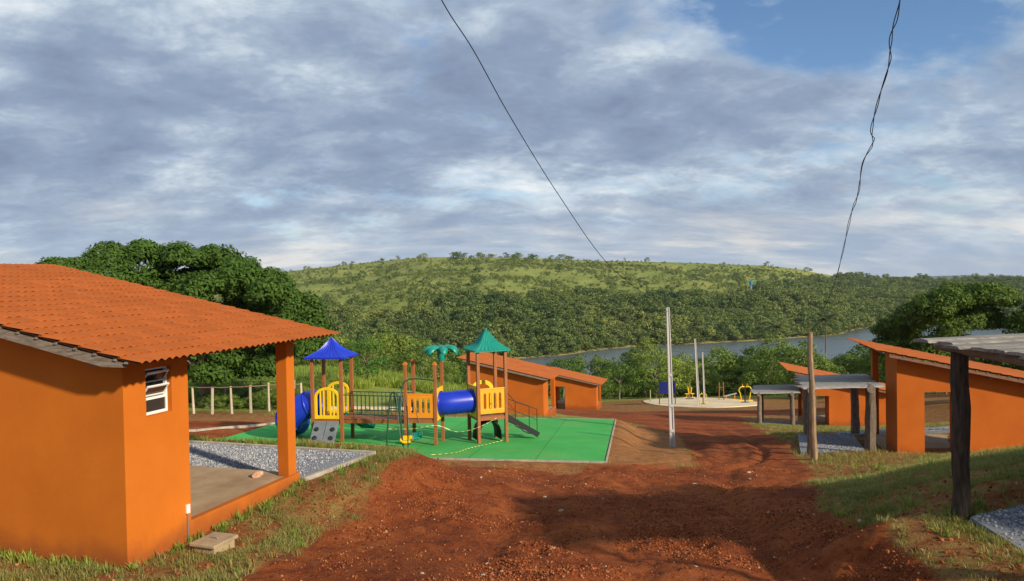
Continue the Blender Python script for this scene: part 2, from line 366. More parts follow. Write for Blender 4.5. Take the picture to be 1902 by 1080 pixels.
def scatter(name, pts, rot, scl, var, protos, label, cat):
    """uncountable growth and stones: one object, protos instanced on its points"""
    me = bpy.data.meshes.new(name); n = len(pts)
    me.vertices.add(n); me.vertices.foreach_set('co', np.ascontiguousarray(pts, np.float32).ravel())
    a = me.attributes.new('rot', 'FLOAT_VECTOR', 'POINT'); a.data.foreach_set('vector', np.ascontiguousarray(rot, np.float32).ravel())
    a = me.attributes.new('scl', 'FLOAT', 'POINT'); a.data.foreach_set('value', np.ascontiguousarray(scl, np.float32))
    a = me.attributes.new('var', 'INT', 'POINT'); a.data.foreach_set('value', np.ascontiguousarray(var, np.int32))
    o = link(name, me); tag(o, label, cat, kind='stuff')
    ng = bpy.data.node_groups.new(name, 'GeometryNodeTree')
    ng.interface.new_socket('Geometry', in_out='INPUT', socket_type='NodeSocketGeometry'); ng.interface.new_socket('Geometry', in_out='OUTPUT', socket_type='NodeSocketGeometry')
    N = ng.nodes; Lk = ng.links; gi = N.new('NodeGroupInput'); go = N.new('NodeGroupOutput'); ip = N.new('GeometryNodeInstanceOnPoints')
    j = N.new('GeometryNodeJoinGeometry')
    for p in protos:
        oi = N.new('GeometryNodeObjectInfo'); oi.inputs['Object'].default_value = p; oi.inputs['As Instance'].default_value = True; Lk.new(oi.outputs['Geometry'], j.inputs[0])
    def na(nm, ty):
        q = N.new('GeometryNodeInputNamedAttribute'); q.data_type = ty; q.inputs['Name'].default_value = nm; return q.outputs['Attribute']
    Lk.new(gi.outputs[0], ip.inputs['Points']); Lk.new(j.outputs[0], ip.inputs['Instance']); ip.inputs['Pick Instance'].default_value = True
    Lk.new(na('var', 'INT'), ip.inputs['Instance Index']); Lk.new(na('rot', 'FLOAT_VECTOR'), ip.inputs['Rotation']); Lk.new(na('scl', 'FLOAT'), ip.inputs['Scale'])
    Lk.new(ip.outputs[0], go.inputs[0])
    md = o.modifiers.new('scatter', 'NODES'); md.node_group = ng
    return o
def proto(name, me): return bpy.data.objects.new(name, me)   # never linked to the scene: only a source for scatter()

# ------------------------------------------------------------------ terrain
def vnoise(x, y, seed=0):
    """smooth value noise"""
    xi = np.floor(x).astype(np.int64); yi = np.floor(y).astype(np.int64); fx = x-xi; fy = y-yi
    h = lambda a, b: ((((a*374761393 + b*668265263 + seed*1442695041) ^ ((a*374761393 + b*668265263) >> 13))*1274126177) & 0xffff)/65535.0
    sx = fx*fx*(3-2*fx); sy = fy*fy*(3-2*fy)
    return (h(xi, yi)*(1-sx)+h(xi+1, yi)*sx)*(1-sy) + (h(xi, yi+1)*(1-sx)+h(xi+1, yi+1)*sx)*sy
def fbm(x, y, oct=4, seed=0):
    s = 0; a = .5
    for i in range(oct): s = s + a*vnoise(x*2**i+17.3*i, y*2**i-9.1*i, seed+i); a *= .5
    return s
def sst(x, a, b): t = np.clip((x-a)/(b-a), 0, 1); return t*t*(3-2*t)

PX = [(951, 1080, 8.1), (951, 965, 12), (1000, 899, 16), (1000, 868, 20), (1249, 832, 27.5), (1350, 810, 33), (1300, 785, 45), (1250, 770, 58), (1300, 760, 74), (1300, 740, 92), (1200, 748, 84), (1420, 748, 84),
      (1408, 788, 47), (1478, 783, 51), (1513, 853, 22), (1617, 838, 23.5), (1499, 809, 28.5), (1590, 809, 28.5), (1667, 852, 24), (1640, 790, 47), (1500, 792, 46), (1780, 937, 8.75), (1880, 1000, 8.0), (1850, 838, 14),
      (1700, 872, 16), (1560, 900, 15), (1560, 1000, 9.8), (1700, 1080, 7.9), (1902, 1080, 7.2), (237, 1058, 9.1), (0, 1062, 9.2), (345, 1004, 10.1), (561, 905, 12.3), (500, 1040, 9.2), (480, 1080, 8.3), (650, 962, 12),
      (722, 834, 15.3), (800, 882, 17), (790, 856, 20.4), (640, 829, 16.0), (400, 829, 15.8), (430, 769, 39), (380, 758, 44), (365, 801, 28), (450, 722, 60), (450, 695, 90), (700, 756, 40), (700, 722, 62), (720, 700, 90),
      (1022, 781, 46.7), (852, 782, 48), (1108, 762, 78), (1030, 762, 80), (1902, 800, 26), (1902, 740, 48), (1000, 745, 95)]
CT = [at(*p) for p in PX]
CT = [(p.x, p.y, p.z) for p in CT] + [(0, 0, -2.0), (-10, 0, -2.6), (12, 0, -1.7), (0, -25, -1.2), (-40, -25, -2), (40, -25, -.5), (-25, 10, -3.2), (-40, 30, -5.5), (-60, 60, -8), (22, 8, -2.5), (40, 30, -5.5), (60, 60, -9.5),
      (0, 5, -2.75), (-8.5, 24, -5.55), (-8.5, 28, -5.8), (-3, 21, -5.42), (2.8, 24, -5.62), (3.5, 30, -6.05), (-3, 29, -5.98), (-3, 25, -5.7),
      (0, 150, -24), (60, 150, -24), (-60, 150, -20), (120, 150, -22), (-130, 150, -16), (60, 112, -18), (0, 112, -17.5), (0, 205, -33), (90, 205, -33), (-80, 205, -29), (0, 262, -41), (120, 262, -41), (-120, 262, -38),
      (240, 262, -38), (-260, 262, -30), (240, 60, -8), (-240, 60, -6), (240, 150, -20), (-240, 150, -14), (-240, -25, -2), (240, -25, 0), (0, 330, -46), (200, 330, -46), (-250, 330, -42)]
CT = np.array(CT)
def tpsk(d2): return np.where(d2 > 0, d2*np.log(np.maximum(d2, 1e-12))*.5, 0)
def tps_fit(c, lam):
    n = len(c); d2 = ((c[:, None, :2]-c[None, :, :2])**2).sum(-1); A = np.zeros((n+3, n+3)); A[:n, :n] = tpsk(d2)+lam*np.eye(n)
    P = np.c_[np.ones(n), c[:, :2]]; A[:n, n:] = P; A[n:, :n] = P.T
    return np.linalg.solve(A, np.r_[c[:, 2], 0, 0, 0])
TW = tps_fit(CT, .6)
def tps(x, y):
    sh = np.shape(x); x = np.ravel(x).astype(float); y = np.ravel(y).astype(float); out = TW[-3]+TW[-2]*x+TW[-1]*y
    for (cx, cy, _), w in zip(CT, TW[:-3]): out = out + w*tpsk((x-cx)**2+(y-cy)**2)
    return out.reshape(sh)

# the play surface and the terrace are flat pads the slope was cut for
MAT_O = at(1122, 857, 21.5); MAT_F = at(1141, 779, 31.0)
ME2 = Vector((MAT_F.x-MAT_O.x, MAT_F.y-MAT_O.y, MAT_F.z-MAT_O.z)); MAT_D = math.hypot(ME2.x, ME2.y); me2 = Vector((ME2.x, ME2.y, 0))/MAT_D; me1 = Vector((-me2.y, me2.x, 0))   # me1 points left
MAT_W = 13.5; MAT_S = ME2.z/MAT_D
def mat_uv(x, y): return ((x-MAT_O.x)*me1.x+(y-MAT_O.y)*me1.y, (x-MAT_O.x)*me2.x+(y-MAT_O.y)*me2.y)
def mat_z(x, y): return MAT_O.z + MAT_S*mat_uv(x, y)[1]
KY = 0.308; kx = Vector((math.cos(KY), -math.sin(KY), 0)); ky = Vector((math.sin(KY), math.cos(KY), 0)); KO = Vector((-4.731, 9.1, -3.48))
TER_Z = -3.36
def ter_uv(x, y): return ((x-KO.x)*kx.x+(y-KO.y)*kx.y, (x-KO.x)*ky.x+(y-KO.y)*ky.y)

CA_X = (math.cos(R(15)), math.sin(R(15)))
def interp(y, tab): return np.interp(y, [a for a, b in tab], [b for a, b in tab])
RL = [(-30, -5), (5, -2.5), (8, -2.75), (10, -2.9), (12, -2.6), (14, -2.25), (16, -1.85), (19, -1.4), (20.6, -.8), (21.2, 1.8), (22.5, 3.9), (25, 5.0), (30, 5.6), (38, 6.1), (50, 6.2), (57, 3), (66, 2), (67, 6), (300, 6)]
RR = [(-30, 5), (5, 3.8), (8, 4.2), (12, 5.0), (16, 6.2), (20, 7.6), (26, 9.4), (35, 11.8), (46, 14.2), (56, 17), (60, 26), (66, 27), (67, 6), (300, 6)]
def road_w(x, y):
    l = interp(y, RL); r = interp(y, RR); e = .35+.02*np.maximum(y, 0); wob = (fbm(x*.6, y*.6, 3, 5)-.45)*1.5
    return sst(x-l+wob, -e, e)*sst(r-x+wob, -e, e)*(1-sst(y, 66, 68))
def zfun(x, y):
    z = tps(x, y)
    # terrace
    u, v = ter_uv(x, y); w = sst(u, -9.5, -8.5)*sst(u, 1.9, .45)*sst(v, 2.9, 3.7)*sst(v, 7.2, 5.95)
    z = z*(1-w) + (TER_Z-.03)*w
    ter_w = w
    # floor of the near pergola
    u = (x-5.25)*CA_X[0]+(y-6.5)*CA_X[1]; v = y-6.5; w = sst(u, -1.3, -.1)*sst(u, 4.4, 3.5)*sst(v, -1, -.2)*sst(v, 3.0, 2.2)
    z = z*(1-w)+(-2.93)*w; pga = w
    # play surface
    u, v = mat_uv(x, y); w = sst(u, -1.1, -.12)*sst(u, MAT_W+1.2, MAT_W+.1)*sst(v, -.9, -.12)*sst(v, MAT_D+1.6, MAT_D+.1)
    z = z*(1-w) + (mat_z(x, y)-.05)*w
    pad = w
    rw = road_w(x, y); near = sst(y, 60, 20)
    # wheel ruts follow the road
    l = interp(y, RL); r = interp(y, RR); t = (x-l)/np.maximum(r-l, .5)
    wob = (fbm(y*.25, x*0+3.3, 2, 9)-.37)*.12
    rut = 0
    for c, wd, a in ((.30, .045, .07), (.56, .04, .06), (.80, .03, .09), (.72, .02, -.03), (.87, .03, -.015), (.42, .02, -.03)):
        rut = rut - a*np.exp(-((t-c-wob)/wd)**2)
    z = z + rut*rw*near*sst(y, 2, 6)
    z = z + (fbm(x*.7, y*.7, 4, 1)-.47)*.15*near*(1-pad*.9)*(1-ter_w*.85)*(1-pga)
    z = z + (fbm(x*3.1, y*3.1, 4, 2)-.47)*(.09+.07*rw)*sst(y, 40, 14)*(1-pad)*(1-ter_w*.8)*(1-pga)
    z = z + (fbm(x*9, y*9, 3, 3)-.45)*(.03+.04*rw)*sst(y, 24, 10)
    return z
def spaced(lo, hi, d0, c0, c1, g):
    """fine steps d0 between c0 and c1, growing outward"""
    a = list(np.arange(c0, c1, d0)); d = d0; x = a[-1]
    while x < hi: d *= g; x += d; a.append(min(x, hi))
    d = d0; x = c0
    while x > lo: d *= g; x -= d; a.insert(0, max(x, lo))
    return np.array(a)
GX = spaced(-420, 420, .075, -7.5, 8.5, 1.035); GY = spaced(-30, 330, .075, 6.5, 17, 1.018)
def grid(xs, ys):
    X, Y = np.meshgrid(xs, ys); nx = len(xs); ny = len(ys)
    i = (np.arange(ny-1)[:, None]*nx+np.arange(nx-1)[None]).ravel(); return X, Y, np.stack([i, i+1, i+nx+1, i+nx], 1)
def add_zone(me, cols):
    a = me.attributes.new('zone', 'FLOAT_COLOR', 'POINT'); a.data.foreach_set('color', np.c_[cols, np.ones(len(cols))].astype(np.float32).ravel())
def zones(x, y):
    rw = road_w(x, y); u, v = mat_uv(x, y)
    pale = np.maximum(sst(u, -3.3, -2.2)*sst(u, .6, .2)*sst(v, -1.5, .5)*sst(v, 13, 9)*.85, sst(u, -.5, 1)*sst(u, 6.0, 4.0)*sst(v, -3.0, -2)*sst(v, .6, .2)*.8)
    pale = np.maximum(pale, sst(x, -5.5, -7)*sst(y, 27, 29)*sst(y, 37, 33)*.8)
    rw2 = np.maximum(rw*(1-pale*.9), sst(u, MAT_W-2.5, MAT_W-.5)*sst(v, -2, 0)*sst(v, MAT_D-1, MAT_D-3)*.9)
    mead = sst(y, 36, 46)*(1-sst(x, 4, 9)*sst(y, 96, 90))
    return np.stack([rw2, pale, mead], 1)
X, Y, FQ = grid(GX, GY); Zg = zfun(X, Y); V = np.stack([X.ravel(), Y.ravel(), Zg.ravel()], 1); ZN = zones(V[:, 0], V[:, 1])
fc = V[FQ].mean(1); isroad = road_w(fc[:, 0], fc[:, 1]) > .5
def split(name, sel):
    f = FQ[sel]; idx, inv = np.unique(f, return_inverse=True); me = fast_mesh(name, V[idx], inv.reshape(f.shape), 'earth_and_grass', True); add_zone(me, ZN[idx]); o = link(name, me); return o
tag(split('ground', ~isroad), 'sloping ground of patchy grass and bare soil around the kiosks', 'ground', kind='structure')
tag(split('dirt_road', isroad), 'red dirt road churned by wheels running down the slope', 'road', kind='structure')
def ground_z(x, y):
    """height of the built sheet"""
    i = np.clip(np.searchsorted(GX, x)-1, 0, len(GX)-2); j = np.clip(np.searchsorted(GY, y)-1, 0, len(GY)-2)
    fx = (x-GX[i])/(GX[i+1]-GX[i]); fy = (y-GY[j])/(GY[j+1]-GY[j])
    return (Zg[j, i]*(1-fx)+Zg[j, i+1]*fx)*(1-fy)+(Zg[j+1, i]*(1-fx)+Zg[j+1, i+1]*fx)*fy
def gz(x, y): return float(ground_z(np.array([x]), np.array([y]))[0])

# lake and the land beyond
LAKE = -40.0
tag(link('lake', fast_mesh('lake', np.array([(-700, 180, LAKE), (1100, 180, LAKE), (1100, 900, LAKE), (-700, 900, LAKE)], float), np.array([[0, 1, 2, 3]]), 'lake_water')), 'calm grey green lake below the hill', 'lake', kind='structure')
SHORE = [(-1.2, 330), (-.4, 335), (-.2, 345), (0, 356), (.07, 372), (.13, 400), (.18, 412), (.25, 420), (.33, 434), (.40, 452), (.435, 462), (.458, 505), (.49, 530), (.55, 540), (.7, 470), (1.2, 430)]
SKYL = [(-1.2, 520), (-.55, 520), (-.34, 512), (-.29, 506), (-.18, 489), (-.12, 481), (0, 481), (.1, 487), (.25, 492), (.34, 497), (.38, 503), (.42, 514), (.47, 521), (.53, 524), (.6, 526), (.7, 528), (1.2, 528)]
RIDGE = 1050.
def hill_z(x, y):
    t = x/np.maximum(y, 1); s = interp(t, SHORE); sk = interp(t, SKYL)
    # elevation of the skyline seen over the bearing t
    el = (514.0 + 18.0*(0-t)*1.39 - sk)/F_PX
    top = el*RIDGE
    q = (y-s)/(RIDGE-s); qq = np.clip(q, 0, 1)
    prof = .22*sst(qq, 0, .22) + .78*(qq**1.25)
    z = LAKE-2.2 + (top-LAKE+2.2)*prof + np.clip(q, 0, .06)*45*0
    z = np.where(q < 0, LAKE-2.2 + np.maximum(q, -.3)*20, z)
    gul = (fbm(x*.010+y*.002, y*.0022, 4, 21)-.47)
    z = z + gul*30*sst(qq, .08, .5)*sst(qq, 1.0, .75) + (fbm(x*.03, y*.03, 4, 22)-.47)*5*sst(qq, .02, .3)*sst(qq, 1.05, .85)
    z = z + np.where(q > 0, 2.2*sst(q, 0, .012), 0)
    return np.where(q > 1, z-(q-1)*60, z)
hx = np.concatenate([np.arange(-1500, -420, 24), np.arange(-420, 800, 6.0), np.arange(800, 2000, 24)]); hy = np.concatenate([np.arange(318, 560, 5.0), np.arange(560, 1100, 8.0), np.arange(1100, 1700, 40)])
X2, Y2, F2 = grid(hx, hy); Z2 = hill_z(X2, Y2)
tag(link('hill', fast_mesh('hill', np.stack([X2.ravel(), Y2.ravel(), Z2.ravel()], 1), F2, 'hill_grassland', True)), 'long green hill across the lake', 'hill', kind='structure')
hx = np.arange(-6000, 9000, 60.); hy = np.array([1650., 2400, 3000, 3600, 4200, 5200, 7000])
X3, Y3, F3 = grid(hx, hy); pr = np.interp(Y3, hy, [0, .15, .4, .8, 1, .8, .2]); Z3 = -150 + pr*(40 + 95*fbm(X3*.0016, Y3*.0009, 4, 31) + 8*fbm(X3*.012, Y3*.004, 3, 33))
tag(link('distant_hills', fast_mesh('distant_hills', np.stack([X3.ravel(), Y3.ravel(), Z3.ravel()], 1), F3, 'distant_woods', True)), 'low wooded ridges on the horizon', 'hills', kind='structure')
# ------------------------------------------------------------------ kiosks
TILE_W, TILE_E, TILE_L = .24, .30, .345
def tile_geo():
    n = 12; vs = []
    prof = lambda t: .030*(.5+.5*math.cos(4*math.pi*t+math.pi))**.85
    for i in range(n+1):
        t = i/n; y = (t-.5)*(TILE_W+.012); z = prof(t)
        vs += [(0, y, z+.018), (-TILE_L, y, z), (0, y, z+.004)]
    fs = []
    for i in range(n):
        a = 3*i; b = a+3; fs += [(a, b, b+1, a+1), (a+2, b+2, b, a)]
    return vs, fs
TV, TF = tile_geo()
def tile_mesh():
    m = MB(); m.add(TV, TF); me = m.mesh('tile', 'roof_tile'); me.polygons.foreach_set('use_smooth', [True]*len(me.polygons)); me.set_sharp_from_angle(angle=R(50)); return me
TILE = tile_mesh()

def kiosk(loc, yaw, label, Wd=4.85, D=3.67, hl=2.65, s=.208, oe=.68, oh=.40, on=.40, of=.25, L1=1.1, hs=.256, single=0, door=None, wall='orange_wall', window=False, post_mat=None, deep=1.2, left_cut=None, timber='old_timber', barge=.115):
    """mono-pitch shelter: a walled room along the near gable, an open porch behind it. x runs down the roof slope, y away along the eave"""
    K = thing('orange_kiosk', label, 'kiosk', loc, -yaw, 'orange mono-pitch kiosks')
    th = .15; H = lambda x: hl - s*x - .02
    zb = -deep
    if door:
        a, b, h = door
        poly = [(-Wd, zb), (a, zb), (a, h), (b, h), (b, zb), (0, zb), (0, H(0)), (-Wd, H(-Wd))]
    else: poly = [(-Wd, zb), (0, zb), (0, H(0)), (-Wd, H(-Wd))]
    m = MB(); m.prism(poly, 'y', 0, th); tag(m.build('gable_wall', wall, K), 'orange rendered gable wall')
    # low side wall
    m = MB()
    if window:
        y0, y1, z0, z1 = window
        for lo, hi in (((-th, th, zb), (0, L1, z0)), ((-th, th, z0), (0, y0, z1)), ((-th, y1, z0), (0, L1, z1)), ((-th, th, z1), (0, L1, H(0)))): m.span(lo, hi)
    else: m.span((-th, th, zb), (0, L1, H(0)))
    m.build('side_wall', wall, K)
    m = MB(); m.prism([(-Wd, zb), (-Wd+th, zb), (-Wd+th, H(-Wd+th)), (-Wd, H(-Wd))], 'y', th, L1); m.build('side_wall', post_mat or wall, K)
    m = MB()
    if door:
        a, b, h = door
        m.prism([(-Wd+th, zb), (a, zb), (a, H(a)), (-Wd+th, H(-Wd+th))], 'y', L1-th, L1); m.prism([(b, zb), (-th, zb), (-th, H(-th)), (b, H(b))], 'y', L1-th, L1)
        m.build('partition_wall', wall, K)
        m = MB(); m.prism([(b, zb), (b+th, zb), (b+th, H(b+th)), (b, H(b))], 'y', th, L1-th); m.build('passage_wall', post_mat or wall, K)
    else:
        m.prism([(-Wd+th, zb), (-th, zb), (-th, H(-th)), (-Wd+th, H(-Wd+th))], 'y', L1-th, L1); m.build('partition_wall', wall, K)
    # floor of the porch and its orange upstand
    m = MB(); m.span((-Wd, L1, zb), (-.12, D, hs-.012)); m.build('porch_floor', 'slab_concrete', K)
    m = MB(); m.span((-.12, L1, zb), (.0, D+.02, hs)); m.build('floor_edge', wall, K, bevel=.012)
    # columns at the porch corners
    for cx, mt in ((-.15, wall), (-Wd+.15, post_mat or wall)):
        m = MB(); m.span((cx-.105, D-.24, hs-.012), (cx+.105, D-.02, H(cx)-.15)); m.build('column', mt, K, bevel=.01)
    # timber: purlins along the eave, rafters down the slope, battens
    for x in (-.15, -Wd/2, -Wd+.15):
        m = MB(); m.span((x-.05, -on+.12, H(x)-.15 if x != -Wd/2 else H(x)-.16), (x+.05, D+of-.06, H(x)-.025)); m.build('purlin', timber, K)
    th_ = math.atan(s); cs, sn = math.cos(th_), math.sin(th_); x0, x1 = -Wd-oh, oe
    for y in [-on+.06, D+of-.06] + [L1 + (D-L1)*q for q in (.33, .72)]:
        m = MB(); d_ = barge; m.add([], []); xa, xb = x0+.12, x1-.30
        poly = [(xa, H(xa)+.02), (xa, H(xa)+.02-d_), (xb-.30, H(xb-.30)+.02-d_), (xb, H(xb)-.035), (xb, H(xb)+.02)]
        m.prism(poly, 'y', y-.035, y+.035); m.build('rafter', timber, K)
    # thin sheet added under the tiles to stop light leaks, then battens and tiles
    ly = D+of+on; nc = int(round(ly/TILE_W)); nr = int((x1-x0)/cs/TILE_E)+1; RO = Vector((x1, -on, hl-s*x1+.055))
    def tp(i, j): return Vector((RO.x - i*TILE_E*cs, RO.y + (j+.5)*ly/nc, RO.z + i*TILE_E*sn))
    m = MB(); m.prism([(x0, H(x0)+.045), (x1-.1, H(x1-.1)+.045), (x1-.1, H(x1-.1)+.058), (x0, H(x0)+.058)], 'y', -on+.03, D+of-.03); roof = m.build('roof', 'light_stop_sheet', K)
    for i in range(nr):   # batten under each course
        p = tp(i, 0); xx = p.x-(.10 if i else .24)
        if single and i < 22:
            m = MB(); m.span((xx-.02, -on+.005, H(xx)+.021), (xx+.02, D+of-.005, H(xx)+.044)); m.build('batten', 'old_timber', K)
    cells = sorted(((i, j) for i in range(nr) for j in range(nc)), key=lambda c: (K.matrix_basis @ tp(*c)).length if single else 0)
    if left_cut: cells = sorted(cells, key=lambda c: (tp(*c).x < left_cut, (K.matrix_basis @ tp(*c)).length))
    rest = MB(); rr = random.Random(3)
    for n, c in enumerate(cells):
        p = tp(*c); e = (rr.uniform(-.008, .008), th_-.015+rr.uniform(-.008, .008), rr.uniform(-.012, .012)); p = p + Vector((rr.uniform(-.006, .006), rr.uniform(-.003, .003), rr.uniform(0, .003)))
        if n < single:
            link('tile', TILE, roof, p, e)
        else:
            from mathutils import Euler
            Mx = Euler(e).to_matrix(); rest.add([Mx @ Vector(v) + p for v in TV], TF)
    if rest.v:
        o = rest.build('tile_field', 'roof_tile' if single else 'roof_tile_far', roof, True); o['kind'] = 'stuff'
    return K

K1 = kiosk(KO, KY, 'large orange kiosk in the left foreground with louvred window', single=300, window=(.36, .80, 1.80, 2.40), left_cut=-4.3)
def louvre_window(K):
    y0, y1, z0, z1 = .36, .80, 1.80, 2.40
    f = MB(); xo = -.09
    for a, b in (((xo-.02, y0, z0), (xo+.02, y0+.03, z1)), ((xo-.02, y1-.03, z0), (xo+.02, y1, z1)), ((xo-.02, y0+.03, z0), (xo+.02, y1-.03, z0+.035)), ((xo-.02, y0+.03, z1-.03), (xo+.02, y1-.03, z1)), ((xo-.02, y0+.03, 1.99), (xo+.02, y1-.03, 2.02))): f.span(a, b)
    w = f.build('window', 'white_frame', K); tag(w, 'white window with three tilting panes')
    m = bpy.data.materials.new('dark_glass'); m.use_nodes = True; b = m.node_tree.nodes['Principled BSDF']; b.inputs['Base Color'].default_value = (.035, .03, .028, 1); b.inputs['Roughness'].default_value = .12; b.inputs['Specular IOR Level'].default_value = .5; MATS['dark_glass'] = m
    g = MB(); g.span((xo-.004, y0+.03, z0+.035), (xo+.004, y1-.03, 1.99)); g.build('pane', 'dark_glass', w)
    for zc in (2.105, 2.28):
        M = Matrix.Rotation(R(38), 3, 'Y'); c = Vector((xo+.035, (y0+y1)/2, zc)); hw = (y1-y0)/2-.035
        fr = MB()
        for dz in (-.075, .075): fr.box(c + M @ Vector((0, 0, dz)), (.022, 2*hw, .02), M)
        for dy in (-1, 1): fr.box(c + M @ Vector((0, dy*(hw-.008), 0)), (.018, .016, .13), M)
        fr.build('pane_frame', 'white_frame', w)
        g = MB(); g.box(c, (.005, 2*hw-.034, .13), M); g.build('pane', 'window_pane' if 'window_pane' in MATS else 'dark_glass', w)
    i = MB(); i.span((-.146, y0, z0), (-.14, y1, z1)); i.build('room_dark_sheet', 'black_paint', w)  # black sheet standing in for the darkness of the room behind
louvre_window(K1)
m = MB(); m.span((0.002, .99, .38), (.035, 1.05, .50)); sb = m.build('socket_box', 'white_frame', K1, bevel=.006)
m = MB(); m.tube([(.014, 1.02, .37), (.014, 1.02, -.1)], .009, 6); m.build('conduit', 'grey_metal', sb)

K2 = kiosk(at(1010, 780, 46.7), R(15.5), 'orange kiosk directly behind the green play surface', wall='orange_far', L1=1.3)
K3 = kiosk(at(1108, 760, 78), R(15), 'farthest orange kiosk with a doorway, partly behind another kiosk', wall='orange_far', L1=1.3, door=(-4.35, -3.3, 2.25))
p4 = at(1667, 850, 24.0)
def kiosk_from_high(p, yaw, *a, **kw):
    Wd = kw.get('Wd', 4.85); o = p + Vector((math.cos(yaw), -math.sin(yaw), 0))*Wd
    return kiosk(o, yaw, *a, **kw)
K4 = kiosk_from_high(p4, R(13), 'orange kiosk with a tall doorway on the right behind the log post', wall='orange_far', single=300, L1=1.4, door=(-4.40, -3.25, 2.12), s=.205, hl=2.22, oh=.42, oe=.6, Wd=5.2, deep=.9, hs=.05, timber='dark_timber', barge=.10)
K5 = kiosk_from_high(at(1497, 792, 46.5), R(13), 'orange kiosk behind the middle pergola on the right', wall='orange_far', L1=1.4, door=(-4.3, -3.35, 1.9), oh=.8, Wd=4.7, hl=2.25, hs=.05, timber='dark_timber')

# ------------------------------------------------------------------ concrete pieces by the left kiosk
bp = at(398, 1008, 9.8); b = thing('inspection_box', 'low concrete inspection box beside the left kiosk wall', 'concrete box', (bp.x, bp.y, gz(bp.x, bp.y)-.0), R(-20))
m = MB(); m.span((-.17, -.19, -.15), (.17, .19, .10)); m.build('box_body', 'box_concrete', b, bevel=.01)
m = MB(); m.span((-.20, -.23, .10), (.20, .23, .145)); lid = m.build('lid', 'box_concrete', b, bevel=.01)
m = MB(); m.tube([(-.06, 0, .145), (-.05, 0, .165), (.05, 0, .165), (.06, 0, .145)], .008, 6); m.build('handle', 'grey_metal', lid)
def rock(name, p, s, mat, seed, label, cat, group=None):
    import bmesh
    bm = bmesh.new(); bmesh.ops.create_icosphere(bm, subdivisions=2, radius=1); r = random.Random(seed); ax = [Vector((r.gauss(0, 1), r.gauss(0, 1), r.gauss(0, 1))).normalized() for _ in range(7)]; dd = [r.uniform(.55, .85) for _ in ax]
    for v in bm.verts:
        for a, d in zip(ax, dd):
            k_ = v.co.dot(a)
            if k_ > d: v.co -= a*(k_-d)
        v.co = Vector((v.co.x*s[0], v.co.y*s[1], v.co.z*s[2]))
    me = bpy.data.meshes.new(name); bm.to_mesh(me); bm.free(); me.materials.append(MATS[mat])
    return tag(link(name, me, None, p, (0, 0, r.uniform(0, 6))), label, cat, group)
pb = KO + kx*(-.55) + ky*3.3 + Vector((0, 0, .244+.035))
rock('broken_brick', pb, (.12, .08, .07), 'brick_red', 4, 'broken piece of brick lying on the left kiosk porch floor', 'brick')

# terrace: gravel bed with a concrete kerb
def ter(u, v, z=0): return KO + kx*u + ky*v + Vector((0, 0, TER_Z-KO.z+z))
T0, T1, T2 = (-.02, 3.74), (.28, 5.75), (-9, 5.75)
mb = MB(); nv = 14
bedp = [(-9, 3.74), (.0, 3.74), (.24, 5.7), (-9, 5.7)]
mb.add([ter(u, v, .0) for u, v in bedp], [(0, 1, 2, 3)]); tag(mb.build('gravel_bed', 'gravel_base'), 'grey gravel bed behind the left kiosk porch', 'gravel bed', kind='structure')
kb = thing('concrete_kerb', 'thin concrete kerb round the gravel bed behind the left porch', 'kerb', ter(.28, 5.75))
segs = [((.02, 3.74), (.30, 5.75))] + [((.30-1.0*i, 5.76), (-.68-1.0*i, 5.76)) for i in range(8)]
for i, (a, c) in enumerate(segs):
    n_ = 2 if i == 0 else 1
    for q in range(n_):
        pa = ter(a[0]+(c[0]-a[0])*q/n_, a[1]+(c[1]-a[1])*q/n_, .0)-kb.location; pc = ter(a[0]+(c[0]-a[0])*(q+.985)/n_, a[1]+(c[1]-a[1])*(q+.985)/n_, .0)-kb.location
        m = MB(); m.bar(pa+Vector((0, 0, -.09)), pc+Vector((0, 0, -.09)), .08, .24+.01*random.random()); m.build('kerb_block', 'concrete', kb, bevel=.008)

# ------------------------------------------------------------------ pergolas of logs and slabs
def log(mb, a, b, r0, r1, seed, n=10, k=5, bow=.03):
    a = Vector(a); b = Vector(b); rr = random.Random(seed); pts = []; rs = []
    for i in range(k+1):
        t = i/k; pts.append(a.lerp(b, t)+Vector((rr.uniform(-bow, bow), rr.uniform(-bow, bow), 0))*(1 if 0 < i < k else .2)); rs.append((r0+(r1-r0)*t)*rr.uniform(.93, 1.07))
    return mb.tube(pts, rs, n, True, .07, seed)
def slab_board(mb, a, b, w, t, seed):
    """rough-sawn outside slab with wavering edges"""
    a = Vector(a); b = Vector(b); d = (b-a); L = d.length; d.normalize(); sd = d.cross(Vector((0, 0, 1))).normalized(); u = sd.cross(d); rr = random.Random(seed); k = 7; vs = []
    e = [(rr.uniform(-.12, .12), rr.uniform(-.12, .12)) for _ in range(k+1)]
    for i in range(k+1):
        p = a + d*(L*i/k) + u*rr.uniform(-.006, .006); l = w/2*(1+e[i][0]); r = w/2*(1+e[i][1])
        vs += [p-sd*l, p-sd*l*.75+u*t*.8, p+u*t, p+sd*r*.75+u*t*.8, p+sd*r]
    fs = [(5*i+q, 5*i+(q+1) % 5, 5*i+5+(q+1) % 5, 5*i+5+q) for i in range(k) for q in range(5)] + [(4, 3, 2, 1, 0), tuple(5*k+q for q in range(5))]
    return mb.add(vs, fs)
